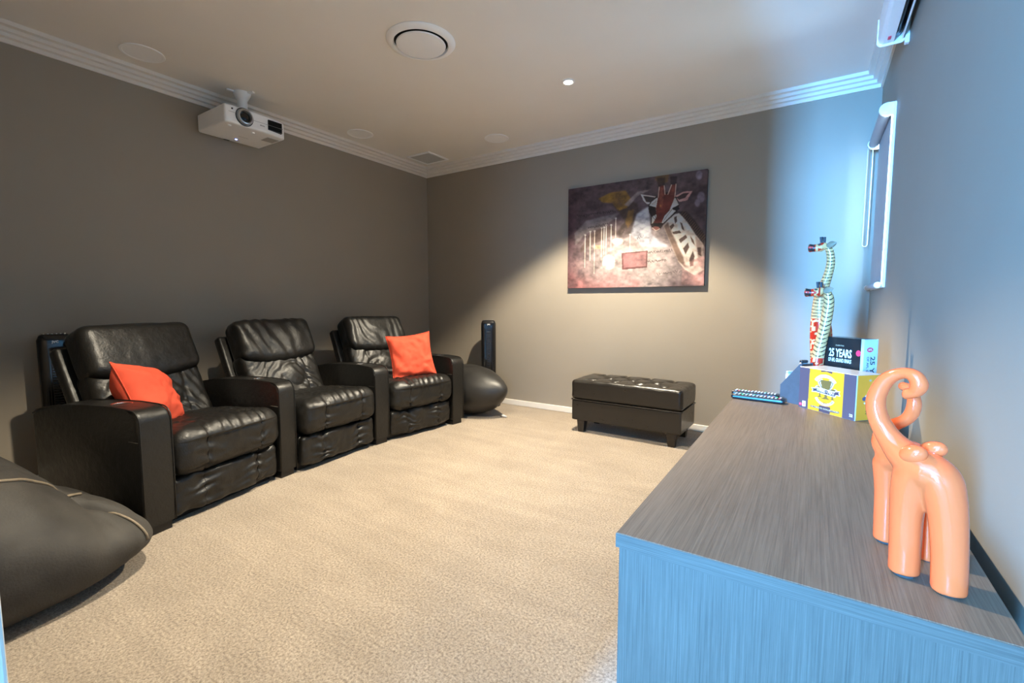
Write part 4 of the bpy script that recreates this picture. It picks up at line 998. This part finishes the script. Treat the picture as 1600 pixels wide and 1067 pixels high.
# right end of the yellow carton
S0 = U*YW
R = Raster(60, 80); R.c[:] = srgb((228, 140, 40))  # same card as the front, pushed toward orange to counter the blue daylight
R.poly([(0, 0), (.03, 0), (.03, 1), (0, 1)], (214, 190, 130), 1, 0)
R.ell(.5, .52, .17, .06, (222, 226, 230), 1, 0); R.poly([(.25, .44), (.75, .44), (.78, .50), (.72, .52), (.28, .52), (.22, .50)], (70, 72, 96), 1, 0); R.poly([(.42, .50), (.58, .50), (.55, .58), (.45, .58)], (90, 90, 110), 1, 0)
R.ell(.5, .38, .2, .03, (226, 222, 200), 1, 0); R.ell(.5, .88, .06, .02, (170, 160, 130), 1, 0)
R.mesh('end_print', S0+U*.0006+Nn*.001+Vector((0, 0, .001)), Nn*(YD-.002), Vector((0, 0, YH-.002)), 'carton_print', t)
lettering('lettering', '22', 'dark_print', t, S0+U*.001+Nn*.046+Vector((0, 0, .024)), Nn, Vector((0, 0, 1)), width=.016, height=.012)

# black carton with silver end
U, Nn = carton_frame(None, atan2(-.69, .73)); KW, KD, KH = .180, .070, .292
O = Vector((.043, 2.450, CT))
t = thing('black_carton', 'black and silver cardboard box set standing behind the yellow carton', 'box', O, 0)
bm = bmesh.new(); vs = box(bm, 0, KW, 0, KD, 0, KH, bev=.001, seg=1)
for v in vs: v.co = U*v.co.x+Nn*v.co.y+Vector((0, 0, v.co.z))
obj('carton', bm, 'black_card', t)
Z = Vector((0, 0, 1))
def kt(s, mat, u, v, wdt, hgt, bold=.02, name='lettering', slope=0): return lettering(name, s, mat, t, U*u*KW+Z*v*KH-Nn*.0008, U, Z, width=wdt*KW, height=hgt, bold=bold)
kt('25 YEARS', 'white_print', .14, .715, .58, .036, .03); kt('OF AFL GRAND FINALS', 'white_print', .13, .640, .59, .017, .03)
kt('CELEBRATING', 'tan_print', .30, .875, .22, .006)
kt('1990', 'white_print', .07, .535, .08, .008); kt('2014', 'white_print', .05, .475, .13, .007)
def disc(u, v, ru, rv, mat, name, off=.0006, U_=None, O_=None):
    bm = bmesh.new(); lathe(bm, [(0, .0005), (1, .0005), (1, 0)], 28); u_ = U if U_ is None else U_; n_ = -Nn if U_ is None else U
    for q in bm.verts: q.co = (O_ or Vector())+u_*(u+q.co.x*ru)+Z*(v+q.co.y*rv)+n_*(off+q.co.z)
    return obj(name, bm, mat, t)
disc(.88*KW, .80*KH, .0105, .0125, 'red_print', 'badge'); kt('AFL', 'white_print', .845, .785, .07, .008, .02)
disc(.42*KW, .45*KH, .036, .040, 'dark_cavity', 'roundel'); disc(.46*KW, .50*KH, .017, .019, 'gold_print', 'trophy_print', .0009)
bm = bmesh.new(); extrude_poly(bm, [(-.004, -.02), (.004, -.02), (.003, 0), (-.003, 0)], .0010, .0014, 'xy'); 
for q in bm.verts: q.co = U*(.46*KW+q.co.x*2)+Z*(.445*KH+q.co.y)-Nn*q.co.z
obj('trophy_print', bm, 'gold_print', t)
kt('25', 'dark_print', .425, .485, .08, .012, .02).location = -Nn*.0012
disc(.78*KW, .47*KH, .0125, .0150, 'blue_grey_print', 'roundel'); kt('26', 'dark_print', .745, .465, .08, .011).location = -Nn*.0008
# silver end panel and spine lettering
E0 = U*KW
bm = bmesh.new(); vs = box(bm, 0, .0008, 0, KD, 0, KH)
for q in vs: q.co = E0+U*q.co.x+Nn*q.co.y+Z*q.co.z
obj('end_panel', bm, 'silver_card', t)
bm = bmesh.new(); vs = box(bm, KW-.012, KW, -.0006, 0, 0, KH)
for q in vs: q.co = U*q.co.x+Nn*q.co.y+Z*q.co.z
obj('edge_strip', bm, 'silver_card', t)
disc(.030, .855*KH, .0155, .0095, 'red_print', 'badge', .0010, Nn, E0)
lettering('lettering', 'AFL', 'white_print', t, E0+U*.0018+Nn*.019+Z*(.842*KH), Nn, Z, width=.022, height=.008, bold=.02)
lettering('lettering', '25 YEARS', 'dark_print', t, E0+U*.0012+Nn*.034+Z*(.76*KH), -Z, Nn, width=.150, height=.024, bold=.02)
lettering('lettering', 'OF AFL GRAND FINALS', 'dark_print', t, E0+U*.0012+Nn*.016+Z*(.76*KH), -Z, Nn, width=.160, height=.011, bold=.02)

# ---- giraffes
def giraffe(label, path, spec, head, seed):
    """path: (x, z, radius) centres; painted carved wooden figure"""
    x0, y0 = path[0][0], spec['y']
    t = thing('giraffe_figurine', label, 'figurine', (x0, y0, CT), 0, 'pair of painted wooden giraffes')
    P = np.array(path); m = len(P); ns, na = 240, 28
    ss = np.linspace(0, m-1, ns); Q = []
    for q in ss:
        i = min(int(q), m-2); f = q-i; p0, p1, p2, p3 = P[max(i-1, 0)], P[i], P[i+1], P[min(i+2, m-1)]
        Q.append(.5*((2*p1)+(-p0+p2)*f+(2*p0-5*p1+4*p2-p3)*f*f+(-p0+3*p1-3*p2+p3)*f**3))
    Q = np.array(Q); z = Q[:, 1]; co = np.zeros((ns, na, 3)); col = np.zeros((ns, na, 3))
    an = np.linspace(0, 2*pi, na, endpoint=False)
    cream, blk, red, wht = srgb((202, 156, 104)), srgb((36, 34, 34)), srgb((190, 40, 22)), srgb((244, 240, 232))
    for i in range(ns):
        co[i, :, 0] = Q[i, 0]-x0+Q[i, 2]*np.cos(an); co[i, :, 1] = Q[i, 2]*.9*np.sin(an); co[i, :, 2] = z[i]-CT
    arcl = np.r_[0, np.cumsum(np.hypot(np.diff(Q[:, 0]), np.diff(z)))]
    for i in range(ns):
        # chevron bands with the point on the camera side (-y)
        d = np.abs(((an-1.5*pi+pi) % (2*pi))-pi)
        ph = (arcl[i]+spec.get('chev', .006)*np.cos(d*2))/spec['pitch']; fr_ = ph % 1
        band = (fr_ < .24) & (d < 2.2)
        c = np.where(band[:, None], blk, cream)
        hgt = z[i]
        if any(a <= hgt <= b for a, b in spec['red']):
            cell = noise(np.stack([an*2.2+seed, np.full(na, hgt*42), np.full(na, seed)], -1), .9, 1)
            c = np.where((np.abs(cell) < .10)[:, None], srgb((226, 190, 130)), red)
        col[i] = c
    # close the two ends
    idx = np.arange(ns*na).reshape(ns, na); j = np.roll(idx, -1, 1)
    f = np.stack([idx[:-1], j[:-1], j[1:], idx[1:]], -1).reshape(-1, 4).tolist()
    f.append(idx[0][::-1].tolist()); f.append(idx[-1].tolist())
    me = bpy.data.meshes.new('body'); me.from_pydata(co.reshape(-1, 3).tolist(), [], f); me.update(); set_cols(me, col.reshape(-1, 3))
    link('body', me, 'giraffe_paint', t, True)
    # head, muzzle towards -x
    hx, hz = head[0]-x0, head[1]-CT; k = head[2]
    n_, m_ = 40, 28; s = np.linspace(0, 1, n_)
    # centre line from back of skull to nose
    cx = hx+k*(.016-.062*s); cz = hz+k*(.002-.006*s-.004*np.sin(s*pi)); rr = k*np.interp(s, [0, .06, .3, .55, .75, .9, .97, 1], [.002, .012, .0175, .0140, .0140, .0160, .0135, .003])
    co = np.zeros((n_, m_, 3)); col = np.zeros((n_, m_, 3)); an = np.linspace(0, 2*pi, m_, endpoint=False)
    for i in range(n_):
        co[i, :, 0] = cx[i]; co[i, :, 1] = rr[i]*.85*np.cos(an); co[i, :, 2] = cz[i]+rr[i]*np.sin(an)
        c = np.tile(cream, (m_, 1))
        sp = noise(np.stack([np.full(m_, s[i]*9), an*1.6, np.full(m_, seed)], -1), 1, 1) > .12
        if .18 < s[i] < .62: c[sp] = red
        if .60 < s[i] < .68: c[:] = red
        if s[i] >= .66:
            c[:] = blk
            lip = (np.sin(an) > -.2) & (np.sin(an) < .25) & (s[i] > .72); c[lip] = srgb((214, 70, 60))
            if s[i] > .75: c[(np.sin(an) < -.85)] = red
        col[i] = c
    idx = np.arange(n_*m_).reshape(n_, m_); j = np.roll(idx, -1, 1); f = np.stack([idx[:-1], j[:-1], j[1:], idx[1:]], -1).reshape(-1, 4).tolist()
    f.append(idx[0][::-1].tolist()); f.append(idx[-1].tolist())
    me = bpy.data.meshes.new('head'); me.from_pydata(co.reshape(-1, 3).tolist(), [], f); me.update(); set_cols(me, col.reshape(-1, 3))
    h = link('head', me, 'giraffe_paint', t, True)
    for sy in (-1, 1):
        bm = bmesh.new(); tube(bm, [(hx-k*.004+k*.010*(sy > 0), sy*k*.006, hz+k*.012), (hx-k*.005+k*.010*(sy > 0), sy*k*.007, hz+k*.034)], [k*.0042, k*.0056], 10); obj('horn', bm, 'dark_print', h)
        bm = bmesh.new(); r = bmesh.ops.create_uvsphere(bm, u_segments=14, v_segments=8, radius=1)
        for q in r['verts']: q.co = Vector((hx-k*.010+q.co.x*k*.0055, sy*k*.0140+q.co.y*k*.0022, hz+k*.006+q.co.z*k*.0032))
        obj('eye', bm, 'black_plastic', h, True)
        # leaf-shaped ear, cupped
        bm = bmesh.new(); L = k*.034; prof = []
        rows = []
        for a in np.linspace(0, 1, 10):
            wv = k*.0115*sin(pi*min(1, a**.75))**.8+1e-4; rows.append((a, wv))
        top = [bm.verts.new((hx+k*.012+L*a*.95, sy*(k*.012+L*a*.45)-sy*.0015, hz+L*a*.22+wv)) for a, wv in rows]
        mid_ = [bm.verts.new((hx+k*.012+L*a*.95+.001, sy*(k*.012+L*a*.45)+sy*k*.004*sin(pi*a), hz+L*a*.22)) for a, wv in rows]
        bot = [bm.verts.new((hx+k*.012+L*a*.95, sy*(k*.012+L*a*.45)-sy*.0015, hz+L*a*.22-wv)) for a, wv in rows]
        for q in range(9): bm.faces.new((top[q], top[q+1], mid_[q+1], mid_[q])); bm.faces.new((mid_[q], mid_[q+1], bot[q+1], bot[q]))
        bmesh.ops.solidify(bm, geom=bm.faces[:], thickness=.0022)
        obj('ear', bm, 'tan_print', h, True)
    bm = bmesh.new(); lathe(bm, [(0, 0), (.040*spec['foot'], 0), (.040*spec['foot'], .006), (.030*spec['foot'], .010), (0, .010)], 28); obj('base', bm, 'dark_wood', t)
    return t
giraffe('tall painted wooden giraffe with red patches, the taller of the two behind the boxes',
        [(.040, CT+.002, .036), (.036, .72, .037), (.033, .82, .039), (.030, .90, .041), (.029, .96, .043), (.024, 1.02, .038), (.019, 1.08, .0300), (.021, 1.13, .0260), (.030, 1.175, .0215), (.042, 1.22, .0185), (.050, 1.27, .0165), (.048, 1.31, .0155), (.040, 1.340, .0150), (.030, 1.356, .0120)],
        {'y': 2.515, 'pitch': .0145, 'red': ((.88, 1.03), (.70, .74)), 'foot': 1.0, 'chev': .002}, (.016, 1.352, 1.18), 1.5)
giraffe('shorter striped wooden giraffe standing in front of the taller giraffe',
        [(.016, CT+.002, .027), (.016, .72, .027), (.018, .80, .026), (.023, .88, .0240), (.033, .95, .0225), (.043, 1.02, .0215), (.049, 1.08, .0205), (.049, 1.12, .0185), (.042, 1.145, .0160), (.030, 1.155, .012)],
        {'y': 2.425, 'pitch': .0190, 'red': ((.80, .86),), 'foot': .72, 'chev': .006}, (.012, 1.150, 1.18), 3.2)

# ---- remotes
def remote(label, loc, rz, L, W_, Hh, seed):
    t = thing('remote_control', label, 'remote control', loc, rz, 'remote controls on the cabinet')
    soft_box('remote_body', (L, W_, Hh), .008, 10, 'black_plastic', t, loc=(0, 0, Hh/2))
    r = random.Random(seed)
    for i in range(13):
        for j_ in range(3):
            x = -L/2+.018+i*(L-.036)/12; y = (-1+j_)*W_*.27
            mt = r.choice(['button_grey']*5+['white_print']*2+['button_green', 'button_red', 'button_blue'])
            bm = bmesh.new(); box(bm, x-.0040, x+.0040, y-.0042, y+.0042, Hh-.001, Hh+.0022, bev=.001, seg=1); obj('button', bm, mt, t)
    obj('edge_trim', bx(-L/2+.01, L/2-.006, -W_/2-.0004, -W_/2+.001, Hh*.45, Hh*.62), 'teal_plastic', t)
    return t
remote('long black remote control nearer the camera on the cabinet corner', (-.197, 2.322, CT), radians(-7), .215, .048, .022, 1)
remote('black remote control lying behind the nearer remote on the cabinet', (-.215, 2.420, CT), radians(-5), .200, .050, .022, 5)

# ---- remote caddy
U, Nn = carton_frame(None, atan2(-.062, .073))
O = Vector((-.114, 2.380, CT))
t = thing('desk_caddy', 'dark suede covered sloping remote caddy between the remotes and yellow carton', 'organizer', O, 0)
CW, CD, h0, h1 = .104, .062, .074, .182
def caddy_panel(name, d0, d1, mat='suede_blue_grey', dz=0):
    bm = bmesh.new(); extrude_poly(bm, [(0, 0), (CW, 0), (CW, h1+dz), (CW*.94, h1+dz), (0, h0+dz)], d0, d1, 'xz')
    for q in bm.verts: q.co = U*q.co.x+Nn*q.co.y+Z*q.co.z
    return obj(name, bm, mat, t)
caddy_panel('side_panel', 0, .006); caddy_panel('side_panel', CD-.006, CD)
for (u, hh) in ((0, h0-.003), (.034, h0+.030), (.067, h0+.064), (CW-.006, h1-.004)):
    bm = bmesh.new(); vs = box(bm, u, u+.005, .006, CD-.006, .004, hh)
    for q in vs: q.co = U*q.co.x+Nn*q.co.y+Z*q.co.z
    obj('divider', bm, 'black_plastic', t)
bm = bmesh.new(); vs = box(bm, 0, CW, .006, CD-.006, 0, .004)
for q in vs: q.co = U*q.co.x+Nn*q.co.y+Z*q.co.z
obj('bottom_panel', bm, 'black_plastic', t)
def caddy_item(name, label, cat, u, n, wu, wn, hh, mat, tip=None):
    P = O+U*u+Nn*n+Z*.004; t2 = thing(name, label, cat, P, atan2(-.062, .073))
    soft_box('body', (wu, wn, hh), min(wu, wn)*.35, 8, mat, t2, loc=(0, 0, hh/2))
    if tip: soft_box('top_cap', (wu*.96, wn*.92, .012), min(wu, wn)*.3, 6, tip, t2, loc=(0, 0, hh+.005))
caddy_item('remote_control', 'slim white remote standing in the front slot of the caddy', 'remote control', .018, .031, .012, .036, .122, 'white_plastic', 'grey_plastic')
caddy_item('glasses_case', 'small teal case standing in the middle slot of the caddy', 'case', .053, .030, .020, .026, .112, 'teal_plastic', 'black_plastic')
caddy_item('remote_control', 'silver remote standing in the rear slot of the caddy', 'remote control', .085, .031, .016, .040, .178, 'silver', 'black_plastic')

# ---- every Empty sits at the base of its thing
bpy.context.view_layer.update()
for e in [o for o in bpy.data.objects if o.type == 'EMPTY' and o.parent is None and o.location.length < 1e-6]:
    pts = [c.matrix_world @ Vector(b) for c in e.children_recursive if c.type == 'MESH' for b in c.bound_box]
    if not pts: continue
    lo = [min(p[k] for p in pts) for k in range(3)]; hi = [max(p[k] for p in pts) for k in range(3)]
    base = Vector(((lo[0]+hi[0])/2, (lo[1]+hi[1])/2, lo[2]))
    e.location = base
    for c in e.children: c.location = c.location-base
